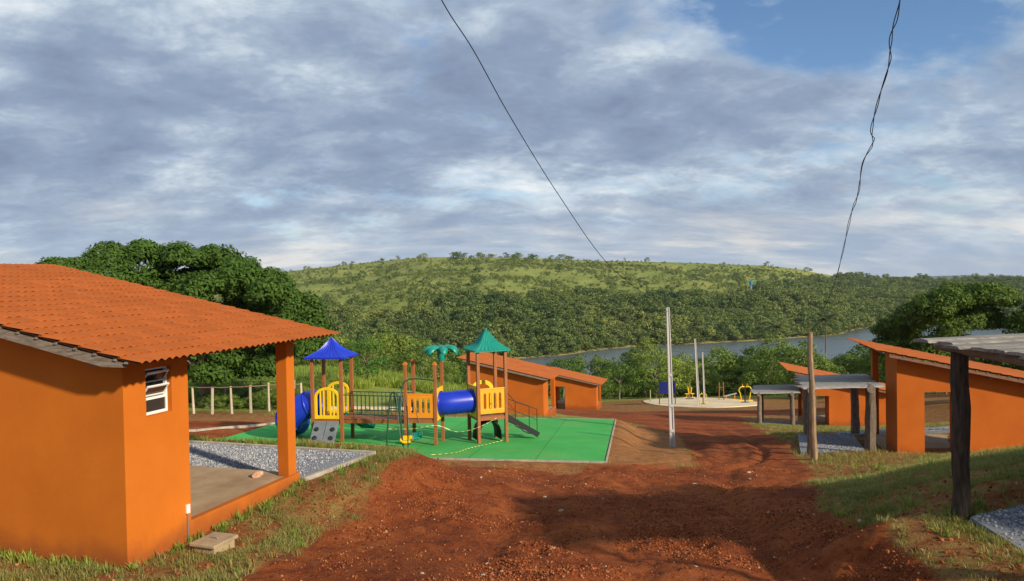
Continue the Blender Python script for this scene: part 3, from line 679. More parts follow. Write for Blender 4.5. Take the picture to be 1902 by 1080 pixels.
def pergola(label, corner, ax, ay, Lx, Ly, zn, zf, posts, nb, post_mat, beam_mat='old_timber', r=.09, ovl=.25, seed=0, floor=None, bl=None):
    """corner = near-left corner on plan; boards lie along ax, beams along ay; zn / zf beam-top heights near and far"""
    P = thing('log_pergola', label, 'pergola', (corner.x, corner.y, corner.z), 0, 'log pergolas beside the road'); o = Vector((0, 0, 0)); B = Vector((corner.x, corner.y, corner.z))
    hz = lambda v: zn + (zf-zn)*v/Ly
    rr = random.Random(seed)
    for (u, v, rs) in posts:
        p = ax*u+ay*v; w = B+p; g = gz(w.x, w.y); m = MB(); log(m, (p.x, p.y, g-B.z-.3), (p.x+rr.uniform(-.02, .02), p.y, hz(v)-B.z-.10), r*rs*1.08, r*rs*.94, seed+int(u*7+v*3), 12, 7, .012); m.build('post', post_mat, P, True)
    for u in sorted({q[0] for q in posts}):
        a = ax*u+ay*(-ovl); c = ax*u+ay*(Ly+ovl); m = MB(); log(m, (a.x, a.y, hz(-ovl)-B.z-.06), (c.x, c.y, hz(Ly+ovl)-B.z-.06), r*.85, r*.72, seed+50+int(u*3), 10, 6, .012); m.build('beam', beam_mat, P, True)
    st = (Ly+2*ovl*.9)/nb; lo, hi = bl if bl else (-.4, Lx+.4)
    for i in range(nb):
        v = -ovl*.9 + st*(i+.5); a = ax*(lo+rr.uniform(-.10, .10))+ay*(v+rr.uniform(-.02, .02)); c = ax*(hi+rr.uniform(-.12, .12))+ay*(v+rr.uniform(-.02, .02)); z = hz(v)-B.z + rr.uniform(.0, .012)
        m = MB(); ang = rr.uniform(-.01, .01); slab_board(m, (a.x, a.y, z), (c.x, c.y, z+ang), st*rr.uniform(.88, .99), .035+.012*rr.random(), seed+100+i); m.build('board', 'grey_slab_wood', P)
    return P
# the near one, right edge of the view
ax = Vector((math.cos(R(15)), math.sin(R(15)), 0)); ay = Vector((-math.sin(R(1)), math.cos(R(1)), 0))
cA = Vector((5.25, 6.5, gz(5.25, 6.5)))
PA = pergola('near log pergola on the right with a thick dark post', cA, ax, ay, 4.2, 2.4, -.90, -.88, [(0, 2.26, 1.12), (0, .1, 1.1), (4.0, 2.26, 1.1), (4.0, .1, 1.1)], 10, 'dark_log', 'old_timber', r=.084, ovl=.32, seed=11, bl=(-.30, 4.6))
# the middle one
nb_ = at(1617, 838, 23.5); nl_ = at(1508, 838, 23.4); fl_ = at(1499, 809, 28.5); fr_ = at(1590, 809, 28.5)
axB = Vector((nb_.x-nl_.x, nb_.y-nl_.y, 0)).normalized(); ayB = Vector((fl_.x-nl_.x, fl_.y-nl_.y, 0)); LyB = ayB.length; ayB.normalize(); LxB = (nb_-nl_).to_2d().length
PB = pergola('middle log pergola with grey slab roof left of the tall doorway kiosk', nl_, axB, ayB, LxB, LyB, at(1560, 719, 23.5).z, at(1560, 700, 28.5).z, [(0, 0, 1), (LxB, 0, 1.15), (0, LyB, 1), (LxB, LyB, 1.05)], 12, 'grey_log', r=.135, ovl=.35, seed=23, bl=(-.35, LxB+.35))
# the far one
nl2 = at(1411, 789, 46.5); nr2 = at(1472, 789, 46.5); fl2 = at(1415, 779, 50.5)
axC = (nr2-nl2); axC.z = 0; LxC = axC.length; axC.normalize(); ayC = fl2-nl2; ayC.z = 0; LyC = ayC.length; ayC.normalize()
PC = pergola('farthest log pergola near the pale exercise court', nl2, axC, ayC, LxC, LyC, at(1440, 730, 46.5).z, at(1440, 717, 50.5).z, [(0, 0, 1), (LxC, 0, 1), (0, LyC, 1), (LxC, LyC, 1)], 8, 'grey_log', r=.13, ovl=.4, seed=37, bl=(-.5, LxC+.4))
def floor_patch(name, label, pts, mat, th=.10):
    """a slightly raised pad following the ground"""
    cx = sum(p[0] for p in pts)/len(pts); cy = sum(p[1] for p in pts)/len(pts); k = 10; n = len(pts); vs = []; fs = []
    (a, b_, c_, d_) = [Vector((p[0], p[1], 0)) for p in pts]
    for i in range(k+1):
        for j in range(k+1):
            p = a.lerp(b_, i/k).lerp(d_.lerp(c_, i/k), j/k); vs.append((p.x, p.y, gz(p.x, p.y)))
    arr = np.array(vs); A = np.c_[np.ones(len(arr)), arr[:, :2]]; co = np.linalg.lstsq(A, arr[:, 2], rcond=None)[0]; pz = A @ co; pz = pz + np.clip(np.percentile(arr[:, 2]-pz, 85), .015, .06) + .01
    q = [0, k*(k+1), k*(k+1)+k, k]; top = [(arr[i, 0], arr[i, 1], pz[i]) for i in q]; m = MB(); m.add(top+[(x, y, z-.6) for x, y, z in top], [(0, 1, 2, 3), (7, 6, 5, 4), (0, 4, 5, 1), (1, 5, 6, 2), (2, 6, 7, 3), (3, 7, 4, 0)])
    o = m.build(name, mat); tag(o, label, 'gravel bed', kind='structure'); return lambda x, y: co[0]+co[1]*x+co[2]*y + (pz-A@co)[0]
def quad2(o, ax_, ay_, u0, u1, v0, v1): return [((o+ax_*u+ay_*v).x, (o+ax_*u+ay_*v).y) for u, v in ((u0, v0), (u1, v0), (u1, v1), (u0, v1))]
BEDS = []
qA = quad2(cA, ax, ay, .0, 3.9, -.1, 2.1); BEDS.append((qA, floor_patch('pergola_floor', 'grey gravel floor under the near pergola', qA, 'gravel_base')))
qB = quad2(nl_, axB, ayB, -.35, LxB-.1, .0, LyB+.3); BEDS.append((qB, floor_patch('pergola_floor', 'grey gravel floor under the middle pergola', qB, 'gravel_base')))
qC = quad2(nl2, axC, ayC, -.1, LxC+.5, 0, LyC+.1); BEDS.append((qC, floor_patch('pergola_floor', 'grey gravel floor under the farthest pergola', qC, 'gravel_base')))
p = p4; k4x = Vector((math.cos(R(13)), -math.sin(R(13)), 0)); k4y = Vector((math.sin(R(13)), math.cos(R(13)), 0))
q4 = quad2(p4, k4x, k4y, -1.2, 7, 4.1, 6.6); BEDS.append((q4, floor_patch('gravel_yard', 'grey gravel yard behind the tall doorway kiosk', q4, 'gravel_base')))

# ------------------------------------------------------------------ poles and cables
def concrete_pole(label, base, top, w, group=None, slots=True):
    P = thing('concrete_pole', label, 'pole', base, 0, group); h = (top-base).length; lean = top-base
    m = MB(); wb, wt = w, w*.62
    def ring(t):
        c = lean*t; a = (wb+(wt-wb)*t)/2; d = a*.62; f_ = a*.30   # double-T section: deep flanges left and right, thin web between
        return [c+Vector(q) for q in ((-a, -d, 0), (-a+f_*1.5, -d, 0), (-a+f_*1.5, -d*.35, 0), (a-f_*1.5, -d*.35, 0), (a-f_*1.5, -d, 0), (a, -d, 0), (a, d, 0), (-a, d, 0))]
    n = 8; ts = [-.08, .15, .4, .55, .75, 1]; vs = [v for t in ts for v in ring(t)]
    fs = [(i*n+q, i*n+(q+1) % n, (i+1)*n+(q+1) % n, (i+1)*n+q) for i in range(len(ts)-1) for q in range(n)] + [tuple(range(n))[::-1], tuple(range((len(ts)-1)*n, len(ts)*n))]
    m.add(vs, fs); m.build('shaft', 'pole_concrete', P)
    for t in (.12, .30, .52):
        c = lean*t; a = (wb+(wt-wb)*t)/2; m = MB(); m.box(c+Vector((0, -a*.62*.78, 0)), (2*a-.6*a*1.5-.004, a*.5, .10)); m.build('web_rib', 'pole_concrete', P)
    m = MB(); m.box(lean + Vector((0, 0, .012)), (wt*1.08, wt*.72, .03)); m.build('cap', 'pole_concrete', P)
    return P
CP_B, CP_T = at(1249, 831, 27.5), at(1240.5, 573, 27.6)
concrete_pole('tall pale concrete pole beside the play surface corner', CP_B, CP_T, .185)
concrete_pole('white concrete lamp pole on the near edge of the exercise court', at(1298, 757, 78), at(1291, 630, 78), .27)
concrete_pole('slimmer concrete pole just behind the white court pole', at(1309, 754, 82), at(1305, 655, 82), .20)
wp = thing('wooden_pole', 'lone slender wooden pole beside the middle pergola', 'pole', at(1512.5, 853, 21.5)); tp_ = at(1504.5, 617, 21.6)
m = MB(); log(m, (0, 0, -.3), tuple(tp_-wp.location), .095, .072, 5, 10, 8, .018); m.build('shaft', 'brown_log', wp, True)
m = MB(); m.tube([tp_-wp.location+Vector((-.09, 0, -.12)), tp_-wp.location+Vector((.09, 0, -.12))], .012, 6); m.build('bolt', 'grey_metal', wp)
def smooth_path(pts, k=8):
    out = []
    P = [pts[0]]+list(pts)+[pts[-1]]
    for i in range(1, len(P)-2):
        for q in range(k):
            t = q/k; a, b_, c_, d_ = P[i-1], P[i], P[i+1], P[i+2]
            out.append(.5*((2*b_)+(c_-a)*t+(2*a-5*b_+4*c_-d_)*t*t+(3*b_-a-3*c_+d_)*t*t*t))
    out.append(P[-2]); return out
ca = [at(u, v, y) for u, v, y in ((700, -240, 6.2), (820, 0, 8.0), (880, 95, 8.9), (950, 221, 10.2), (1040, 366, 12.5), (1125, 486, 15.9), (1190, 542, 20))] + [CP_T+Vector((0, 0, -.12))]
m = MB(); m.tube(smooth_path(ca), .0068, 6); tag(m.build('overhead_cable', 'dark_wire', None, True), 'smooth black overhead cable running down to the concrete pole', 'cable')
cbp = [at(u, v, y) for u, v, y in ((1710, -260, 3.2), (1672, 0, 4.0), (1655, 70, 4.35), (1652, 118, 4.5), (1634, 178, 4.9), (1619, 240, 5.3), (1622, 265, 5.45), (1602, 305, 6.0), (1594, 360, 6.6), (1580, 402, 7.3), (1565, 470, 8.6), (1550, 526, 10.2), (1530, 575, 14))] + [tp_+Vector((0, 0, -.1))]
sp_ = smooth_path(cbp); oc = thing('twisted_cable', 'loosely twisted pair of black cables hanging to the wooden pole', 'cable', tp_)
for ph in (0, math.pi):
    rr = random.Random(2); pts = [p_ + Vector((math.cos(i*.55+ph), 0, math.sin(i*.55+ph)))*.008*(.3+.7*abs(math.sin(i*.11)))*(1 if 3 < i < len(sp_)-2 else 0) - Vector(tp_) for i, p_ in enumerate(sp_)]
    m = MB(); m.tube(pts, .003, 5); m.build('strand', 'dark_wire', oc, True)

# ------------------------------------------------------------------ play surface
def mat_pt(u, v, z=0): return MAT_O + me1*u + me2*v + Vector((0, 0, MAT_S*v+z))
my = math.atan2(-me1.y, -me1.x)
mt = thing('play_surface', 'bright green synthetic turf under the playground', 'turf mat', MAT_O, my)
def ml(u, v, z=0): return Vector((-u, v, MAT_S*v+z))
m = MB(); m.add([ml(0, 0), ml(0, MAT_D), ml(MAT_W, MAT_D), ml(MAT_W, 0)] + [ml(0, 0, -.16), ml(0, MAT_D, -.16), ml(MAT_W, MAT_D, -.16), ml(MAT_W, 0, -.16)], [(0, 1, 2, 3), (4, 5, 1, 0), (5, 6, 2, 1), (6, 7, 3, 2), (7, 4, 0, 3)]); m.build('turf', 'synthetic_turf', mt)
for a, c in (((-.06, -.06), (MAT_W*.36, -.06)), ((MAT_W*.365, -.06), (MAT_W, -.06)), ((-.06, 0), (-.06, MAT_D*.5)), ((-.06, MAT_D*.505), (-.06, MAT_D)), ((0, MAT_D+.06), (MAT_W*.5, MAT_D+.06)), ((MAT_W*.505, MAT_D+.06), (MAT_W, MAT_D+.06))):
    m = MB(); m.bar(ml(*a, -.10), ml(*c, -.10), .045, .21); m.build('edging', 'concrete', mt)

# ------------------------------------------------------------------ playground
def on_mat(u, v, Y): p = at(u, v, Y); return Vector((p.x, p.y, mat_z(p.x, p.y)))
F1 = on_mat(636, 826, 25.4); FM = on_mat(810, 830, 24.6); F2_ = on_mat(890, 826, 24.9)
PG = thing('playground_set', 'wooden playground with blue and green roofed towers, bridge and tunnel', 'playground', FM); OB = Vector(FM)
def frame(a): return Vector((math.cos(a), math.sin(a), 0)), Vector((-math.sin(a), math.cos(a), 0))
e1, e2 = frame(R(-8)); g1, g2 = frame(R(22))
ZU = Vector((0, 0, 1))
def corner(o, a, b_, x, y): q = o+a*x+b_*y-OB; return Vector((q.x, q.y, 0))
PT = .105
def posts_at(o, a, b_, s, h, cap=True):
    for x, y in ((0, 0), (1, 0), (1, 1), (0, 1)):
        x = x*s[0]; y = y*s[1]; q = corner(o, a, b_, x, y); zb = mat_z(q.x+OB.x, q.y+OB.y)-OB.z
        m = MB(); M = Matrix((a, b_, ZU)).transposed(); m.box((q.x, q.y, (zb+o.z-OB.z+h)/2), (PT, PT, o.z-OB.z+h-zb), M); po = m.build('post', 'playwood', PG, bevel=.008)
        if cap:
            m = MB(); m.box((q.x, q.y, o.z-OB.z+h+.035), (PT*1.25, PT*1.25, .07), M); m.box((q.x, q.y, o.z-OB.z+h+.09), (PT*.8, PT*.8, .04), M); m.build('post_cap', 'playwood_cap', po, bevel=.012)
def deck(o, a, b_, s, z):
    M = Matrix((a, b_, ZU)).transposed(); zc = o.z-OB.z+z; n = 6; c = corner(o, a, b_, s[0]/2, s[1]/2)
    fr = MB()
    for y in (0, s[1]): q = corner(o, a, b_, s[0]/2, y); fr.box((q.x, q.y, zc-.08), (s[0]-PT, .05, .11), M)
    for x in (0, s[0]): q = corner(o, a, b_, x, s[1]/2); fr.box((q.x, q.y, zc-.08), (.05, s[1]-PT, .11), M)
    f = fr.build('deck_frame', 'playwood', PG)
    for i in range(n):
        q = corner(o, a, b_, s[0]/2, s[1]*(i+.5)/n); m = MB(); m.box((q.x, q.y, zc-.012), (s[0]-PT*.2 if 0 < i < n-1 else s[0]-PT*1.1, s[1]/n-.008, .022), M); m.build('deck_board', 'playwood', f)
def tower_roof(o, a, b_, s, z, half, H, mat):
    c = corner(o, a, b_, s[0]/2, s[1]/2); zc = o.z-OB.z+z; m = MB(); nc, nr = 24, 7
    for k_ in range(4):
        A = R(90)*k_; d1 = a*math.cos(A)+b_*math.sin(A); d2 = -a*math.sin(A)+b_*math.cos(A); vs = []
        for r_ in range(nr+1):
            t = r_/nr; hw = half*(1-t)**1.0*(1-.28*math.sin(math.pi*t)) + .015; zz = zc + H*(t**1.0)
            for q in range(nc+1):
                s_ = -1+2*q/nc; rib = .018*(1-t*.7)*(1 if (q % 3) == 1 else 0)*(0 if q in (0, nc) else 1)
                vs.append(c + d1*(hw+rib) + d2*(hw*s_) + Vector((0, 0, zz+rib*.7)))
        m.add(vs, [(r_*(nc+1)+q, r_*(nc+1)+q+1, (r_+1)*(nc+1)+q+1, (r_+1)*(nc+1)+q) for r_ in range(nr) for q in range(nc)])
    ro = m.build('tower_roof', mat, PG)
    m = MB(); M = Matrix((a, b_, ZU)).transposed()
    for sx, sy, dx, dy in ((0, 1, 2, 0), (0, -1, 2, 0), (1, 0, 0, 2), (-1, 0, 0, 2)):
        q = c + a*(sx*(half-.004))+b_*(sy*(half-.004)); m.box((q.x, q.y, zc-.022), ((2*half+.02 if dx else .03), (2*half-.05 if dy else .03), .055), M)
    m.build('roof_rim', mat, ro)
    m = MB(); m.tube([c+Vector((0, 0, zc+H-.02)), c+Vector((0, 0, zc+H+.03)), c+Vector((0, 0, zc+H+.05))], [.035, .03, .005], 8); m.build('finial', mat, ro)
def slot_panel(p0, p1, z0, z1, nsl, mat, name='guard_panel', th=.045):
    p0 = Vector(p0); p1 = Vector(p1); d = (p1-p0); L = d.length; d.normalize(); M = Matrix((d, Vector((-d.y, d.x, 0)), ZU)).transposed(); m = MB()
    rt_, rb = .13, .15
    mid = (p0+p1)/2
    m.box((mid.x, mid.y, z0+rb/2), (L, th, rb), M); m.box((mid.x, mid.y, z1-rt_/2), (L, th, rt_), M)
    m.box((mid.x, mid.y, z1+.012), (L+.02, th*1.5, .035), M)
    w = L/(2*nsl+1.6); x = 0
    for i in range(nsl+1):
        ww = w*1.3 if i in (0, nsl) else w; q = p0+d*(x+ww/2); m.box((q.x, q.y, (z0+rb+z1-rt_)/2), (ww, th, z1-rt_-z0-rb), M)
        if i < nsl:   # rounded slot ends
            for zz, sg in ((z0+rb, 1), (z1-rt_, -1)):
                for e_ in (-1, 1):
                    qq = p0+d*(x+ww+w/2+e_*w*.36); m.box((qq.x, qq.y, zz+sg*.018), (w*.28, th*.98, .036), M)
        x += ww+w
    return m.build(name, mat, PG, bevel=.008)
def arch_panel(p0, p1, z0, z1, mat, bars=4, w=.10, th=.05, name='arch_panel'):
    p0 = Vector(p0); p1 = Vector(p1); d = (p1-p0); L = d.length; d.normalize(); nrm = Vector((-d.y, d.x, 0)); c = (p0+p1)/2; r = L/2; zs = z1-r*.75; m = MB(); k = 14; ring = []
    for i in range(k+1):
        A = math.pi*i/k; ring.append((-math.cos(A), math.sin(A)*.75))
    prof = [(-1, None)] + ring + [(1, None)]
    def pt(x, z, rad): return c + d*(x*rad)
    outer = [(c-d*r, z0)] + [(c+d*(x*r), zs+y*r) for x, y in ring] + [(c+d*r, z0)]
    ri = r-w; inner = [(c-d*ri, z0)] + [(c+d*(x*ri), zs+y*(r)-w*abs(y)/.75*1.0) for x, y in ring] + [(c+d*ri, z0)]
    vs = []
    for s_ in (-1, 1):
        for (po, zo), (pi, zi) in zip(outer, inner): vs += [Vector((po.x, po.y, zo))+nrm*s_*th/2, Vector((pi.x, pi.y, zi))+nrm*s_*th/2]
    n = len(outer); fs = []
    for i in range(n-1):
        a = 2*i; b_ = a+2; o2 = 2*n
        fs += [(a, b_, b_+1, a+1), (o2+a+1, o2+b_+1, o2+b_, o2+a), (a, o2+a, o2+b_, b_), (a+1, b_+1, o2+b_+1, o2+a+1)]
    m.add(vs, fs)
    M = Matrix((d, nrm, ZU)).transposed()
    for i in range(bars):
        x = -1+2*(i+1)/(bars+1)
        if abs(x) < .25 and bars > 3: continue
        zt = zs + .75*r*math.sqrt(max(0, 1-x*x)) - w*.6; q = c+d*(x*ri); m.box((q.x, q.y, (z0+.1+zt)/2), (.055, th*.7, zt-z0-.1), M)
    if bars: q = c; m.box((q.x, q.y, z0+.06), (2*ri+.02, th*.8, .12), M)
    return m.build(name, mat, PG, bevel=.01)
DZ = .86
# --- tower with the blue roof
s1 = (1.02, 1.02); O1 = F1 - e1*s1[0]; z1_ = O1.z-OB.z
posts_at(O1, e1, e2, s1, 2.86, False); deck(O1, e1, e2, s1, DZ-.10); tower_roof(O1, e1, e2, s1, 2.88, .70, .60, 'blue_plastic')
c_ = lambda x, y: corner(O1, e1, e2, x, y)
arch_panel(c_(.06, .0), c_(.96, 0), z1_+DZ-.08, z1_+DZ+1.0, 'yellow_plastic', 5)
arch_panel(c_(.10, 1.02), c_(.94, 1.02), z1_+DZ-.08, z1_+DZ+1.06, 'yellow_plastic', 4)
# climbing wall leaning against it
M1 = Matrix((e1, e2, ZU)).transposed()
for k_ in range(2):
    x = .10+.44*k_; mk = MB(); a = c_(x+.2, -.09)+Vector((0, 0, z1_+DZ-.14)); d = c_(x+.2, -.62)+Vector((0, 0, z1_+.02)); mk.bar(d, a, .42, .05, (0, 0, 1)); cw = mk.build('climbing_panel', 'grey_plastic', PG, bevel=.012)
    for t in (.30, .66):
        q = d.lerp(a, t)+e1*(.06 if k_ else -.06); gm = MB(); gm.tube([q-e2*.02+Vector((0, 0, .0)), q-e2*.05+Vector((0, 0, .035)), q-e2*.06+Vector((0, 0, .05))], [.085, .07, .02], 10); gm.build('hand_grip', 'black_paint', cw, True)
# tube slide off its far left side
pth = [c_(-.02, .5)+Vector((0, 0, z1_+DZ+.36)), c_(-.35, .48)+Vector((0, 0, z1_+DZ+.32)), c_(-.75, .44)+Vector((0, 0, z1_+DZ+.12)), c_(-1.1, .55)+Vector((0, 0, z1_+.70)), c_(-1.25, .95)+Vector((0, 0, z1_+.50)), c_(-1.2, 1.5)+Vector((0, 0, z1_+.38))]
m = MB(); m.tube(smooth_path(pth, 5), .47, 24, False); sl = m.build('tube_slide', 'blue_plastic', PG, True); sl.modifiers.new('t', 'SOLIDIFY').thickness = .02
for t_ in (1, 3):
    q = pth[t_]; dq = (pth[t_+1]-pth[t_-1]).normalized(); m = MB(); m.tube([q-dq*.03, q+dq*.03], .495, 24, False); fl = m.build('flange', 'blue_plastic', sl, True); fl.modifiers.new('t', 'SOLIDIFY').thickness = .03
m = MB(); q = c_(-1.05, .55); m.box((q.x, q.y, z1_+.15), (.12, .5, .3), M1); m.build('slide_support', 'playwood', PG)
# short teal slide off the back
m = MB(); a = c_(1.06, .85)+Vector((0, 0, z1_+DZ-.1)); d = c_(1.30, 1.9)+Vector((0, 0, z1_+.1)); m.bar(a, d, .42, .04)
for e_ in (-1, 1): m.bar(a+e1*.22*e_+Vector((0, 0, .06)), d+e1*.22*e_+Vector((0, 0, .06)), .04, .16)
m.build('open_slide', 'green_plastic', PG, bevel=.01)
# --- middle tower
sm = (1.0, 1.0); OM = FM - e1*sm[0]; zm = OM.z-OB.z; posts_at(OM, e1, e2, sm, 2.62, True); deck(OM, e1, e2, sm, DZ); cm = lambda x, y: corner(OM, e1, e2, x, y)
slot_panel(cm(.06, -.01), cm(.94, -.01), zm+DZ+.03, zm+DZ+.80, 4, 'orange_plastic')
# --- bridge
bz = DZ-.02; pa = c_(1.02, .16); pb_ = cm(0, .10); pa2 = c_(1.02, .88); pb2 = cm(0, .86)
fr = MB()
for a, d in ((pa, pb_), (pa2, pb2)):
    fr.bar(a+Vector((0, 0, z1_+bz-.16)), d+Vector((0, 0, zm+bz-.10)), .06, .12)
bf = fr.build('bridge_beam', 'playwood', PG)
for i in range(14):
    t = (i+.5)/14; a = pa.lerp(pb_, t)+Vector((0, 0, (z1_*(1-t)+zm*t)+bz-.06)); d = pa2.lerp(pb2, t)+Vector((0, 0, (z1_*(1-t)+zm*t)+bz-.06)); m = MB(); m.bar(a-e2*.02, d+e2*.02, .145, .03); m.build('bridge_plank', 'playwood', bf)
for a, d in ((pa-e2*.02, pb_-e2*.02), (pa2+e2*.02, pb2+e2*.02)):
    m = MB(); L = (d-a).length
    for h in (.10, .74): m.tube([a+Vector((0, 0, z1_+bz+h)), d+Vector((0, 0, zm+bz+h))], .018, 6)
    rl = m.build('bridge_railing', 'green_paint', PG, True)
    for i in range(15):
        t = (i+.5)/15; q = a.lerp(d, t)+Vector((0, 0, z1_*(1-t)+zm*t+bz)); m = MB(); m.tube([q+Vector((0, 0, -.08 if i % 5 == 2 else .10)), q+Vector((0, 0, .74))], .011, 5); m.build('railing_bar', 'green_paint', rl, True)
# --- palm on the rear post of the middle tower
q = cm(1.0, 1.0); zt = zm+2.66
m = MB(); m.tube([q+Vector((0, 0, zt+.0)), q+Vector((0, 0, zt+.16)), q+Vector((0, 0, zt+.42)), q+Vector((0, 0, zt+.50))], [.10, .15, .12, .03], 12); pl = m.build('palm_head', 'green_plastic', PG, True)
for i in range(8):
    A = 2*math.pi*i/8+.25; d = Vector((math.cos(A), math.sin(A), 0)); sdv = Vector((-d.y, d.x, 0)); vs = []; k_ = 7; L = .62+.06*(i % 3)
    for j in range(k_+1):
        t = j/k_; p_ = q+d*(L*math.sin(t*1.5)*.98)+Vector((0, 0, zt+.44+.16*math.sin(t*2.4)-.34*t*t)); w = .15*math.sin(math.pi*min(1, t*.93+.07))**.7+.008
        vs += [p_-sdv*w-Vector((0, 0, .05*w/.15)), p_+Vector((0, 0, .012)), p_+sdv*w-Vector((0, 0, .05*w/.15))]
    m = MB(); m.add(vs, [(3*j+e_, 3*j+e_+1, 3*j+e_+4, 3*j+e_+3) for j in range(k_) for e_ in (0, 1)]); fo = m.build('frond', 'green_plastic', pl, True); fo.modifiers.new('t', 'SOLIDIFY').thickness = .025
# --- tower with the green roof
s2 = (.98, .98); O2 = Vector(F2_); z2_ = O2.z-OB.z; posts_at(O2, g1, g2, s2, 3.06, False); deck(O2, g1, g2, s2, DZ+.02); tower_roof(O2, g1, g2, s2, 3.08, .62, .66, 'green_plastic'); c2 = lambda x, y: corner(O2, g1, g2, x, y)
slot_panel(c2(.06, -.01), c2(.92, -.01), z2_+DZ+.10, z2_+DZ+.92, 4, 'amber_plastic')
arch_panel(c2(.08, .98), c2(.90, .98), z2_+DZ, z2_+DZ+1.10, 'yellow_plastic', 0, .14, name='entry_arch')
# --- tunnel between the two
ta = cm(1.0, .5); tb = c2(0, .5); zt = zm+DZ+.44
def ring_plate(p, nrm, r, W_, H_, mat):
    """square plate with a round hole"""
    nrm = nrm.normalized(); sd = Vector((-nrm.y, nrm.x, 0)); n = 32; vs = []; fs = []
    for s_ in (-.025, .025):
        for i in range(n):
            A = 2*math.pi*i/n; ca_, sa_ = math.cos(A), math.sin(A); k_ = 1/max(abs(ca_), abs(sa_)); vs += [p+nrm*s_+sd*(ca_*r)+ZU*(sa_*r), p+nrm*s_+sd*(max(-1, min(1, ca_*k_))*W_/2)+ZU*(max(-1, min(1, sa_*k_))*H_/2)]
    for i in range(n):
        a = 2*i; b_ = 2*((i+1) % n); o2 = 2*n; fs += [(a, a+1, b_+1, b_), (o2+b_, o2+b_+1, o2+a+1, o2+a), (a+1, o2+a+1, o2+b_+1, b_+1), (a, b_, o2+b_, o2+a)]
    m = MB(); m.add(vs, fs); return m.build('tunnel_plate', mat, PG)
pa_ = Vector((ta.x, ta.y, zt)); pb3 = Vector((tb.x, tb.y, zt+.02)); dv = (pb3-pa_).normalized()
ring_plate(pa_+e1*.02, e1, .37, .86, 1.05, 'yellow_plastic'); ring_plate(pb3-g1*.02, g1, .37, .86, 1.05, 'yellow_plastic')
m = MB(); pts = smooth_path([pa_-e1*.02, pa_+e1*.25, pb3-g1*.25, pb3+g1*.02], 6); m.tube(pts, .385, 28, False); tu = m.build('tunnel', 'blue_plastic', PG, True); tu.modifiers.new('t', 'SOLIDIFY').thickness = .02
for q, d in ((pa_+e1*.07, e1), (pb3-g1*.07, g1)):
    m = MB(); m.tube([q-d*.025, q+d*.025], .412, 28, False); fl = m.build('flange', 'blue_plastic', tu, True); fl.modifiers.new('t', 'SOLIDIFY').thickness = .02
# --- stairs down the right of the green tower
sa = c2(.98, .5); dirs = g1; n_ = 4; run = 1.05; zb = z2_
gdz = lambda q: mat_z(q.x+OB.x, q.y+OB.y)-OB.z
for i in range(n_):
    q = sa+dirs*(.12+run*(i+.5)/n_); m = MB(); M2 = Matrix((g1, g2, ZU)).transposed(); m.box((q.x, q.y, zb+DZ*(1-(i+1)/(n_+.6))), (.26, .62, .05), M2); m.build('stair_tread', 'step_grey', PG)
for s_ in (-1, 1):
    a = sa+g2*.34*s_+dirs*.05; d = sa+g2*.34*s_+dirs*(run+.2); m = MB(); m.bar(a+Vector((0, 0, zb+DZ-.06)), d+Vector((0, 0, zb+.04)), .05, .18); m.build('stair_stringer', 'black_paint', PG)
    m = MB(); u1 = a+dirs*.35; u2 = d-dirs*.05; zu1 = zb+DZ*.62; zu2 = zb+.02
    m.tube([u1+Vector((0, 0, zu1-.1)), u1+Vector((0, 0, zu1+.72))], .014, 6); m.tube([u2+Vector((0, 0, zu2-.04)), u2+Vector((0, 0, zu2+.92))], .014, 6)
    m.tube([a+Vector((0, 0, zb+DZ+.80)), u1+Vector((0, 0, zu1+.72)), u2+Vector((0, 0, zu2+.92))], .014, 6); m.tube([a+Vector((0, 0, zb+DZ+.48)), u1+Vector((0, 0, zu1+.40)), u2+Vector((0, 0, zu2+.55))], .010, 6)
    m.build('handrail', 'black_paint', PG, True)
# --- swing: beam from the middle tower out to an arched frame
top = Vector((0, 0, zm+2.05)); sw0 = cm(.0, .04); bend = sw0 - e1*.32 - e2*.28
A_ = on_mat(718, 826, 24.1)-OB; B_ = on_mat(749, 827, 24.0)-OB
m = MB(); q1 = Vector((A_.x, A_.y, A_.z)); q2 = Vector((B_.x, B_.y, B_.z)); ht = 1.82; mid = (q1+q2)/2; dd = (q2-q1)
arc = [q1, q1.lerp(mid, .28)+Vector((0, 0, ht*.55)), q1.lerp(mid, .48)+Vector((0, 0, ht*.84))] + [mid+dd*(.24*math.cos(math.pi-A*math.pi/6))+Vector((0, 0, ht*.86+.24*math.sin(A*math.pi/6))) for A in range(1, 6)] + [q2.lerp(mid, .48)+Vector((0, 0, ht*.84)), q2.lerp(mid, .28)+Vector((0, 0, ht*.55)), q2]
m.tube(arc, .026, 8); af = m.build('swing_frame', 'green_paint', PG, True)
m = MB(); m.tube([q1.lerp(mid, .44)+Vector((0, 0, ht*.70)), q2.lerp(mid, .44)+Vector((0, 0, ht*.70))], .02, 6); m.build('cross_bar', 'green_paint', af, True)
m = MB(); cmid = cm(.5, -.02)
bpts = smooth_path([mid+Vector((0, 0, ht*.86+.22)), mid.lerp(cm(.0, -.06)+Vector((0, 0, zm+1.9)), .5)+Vector((0, 0, .10)), cm(.0, -.06)+Vector((0, 0, zm+2.10)), cm(1.0, -.06)+Vector((0, 0, zm+2.14))], 5); m.tube(bpts, .024, 8); m.build('swing_beam', 'green_paint', PG, True)
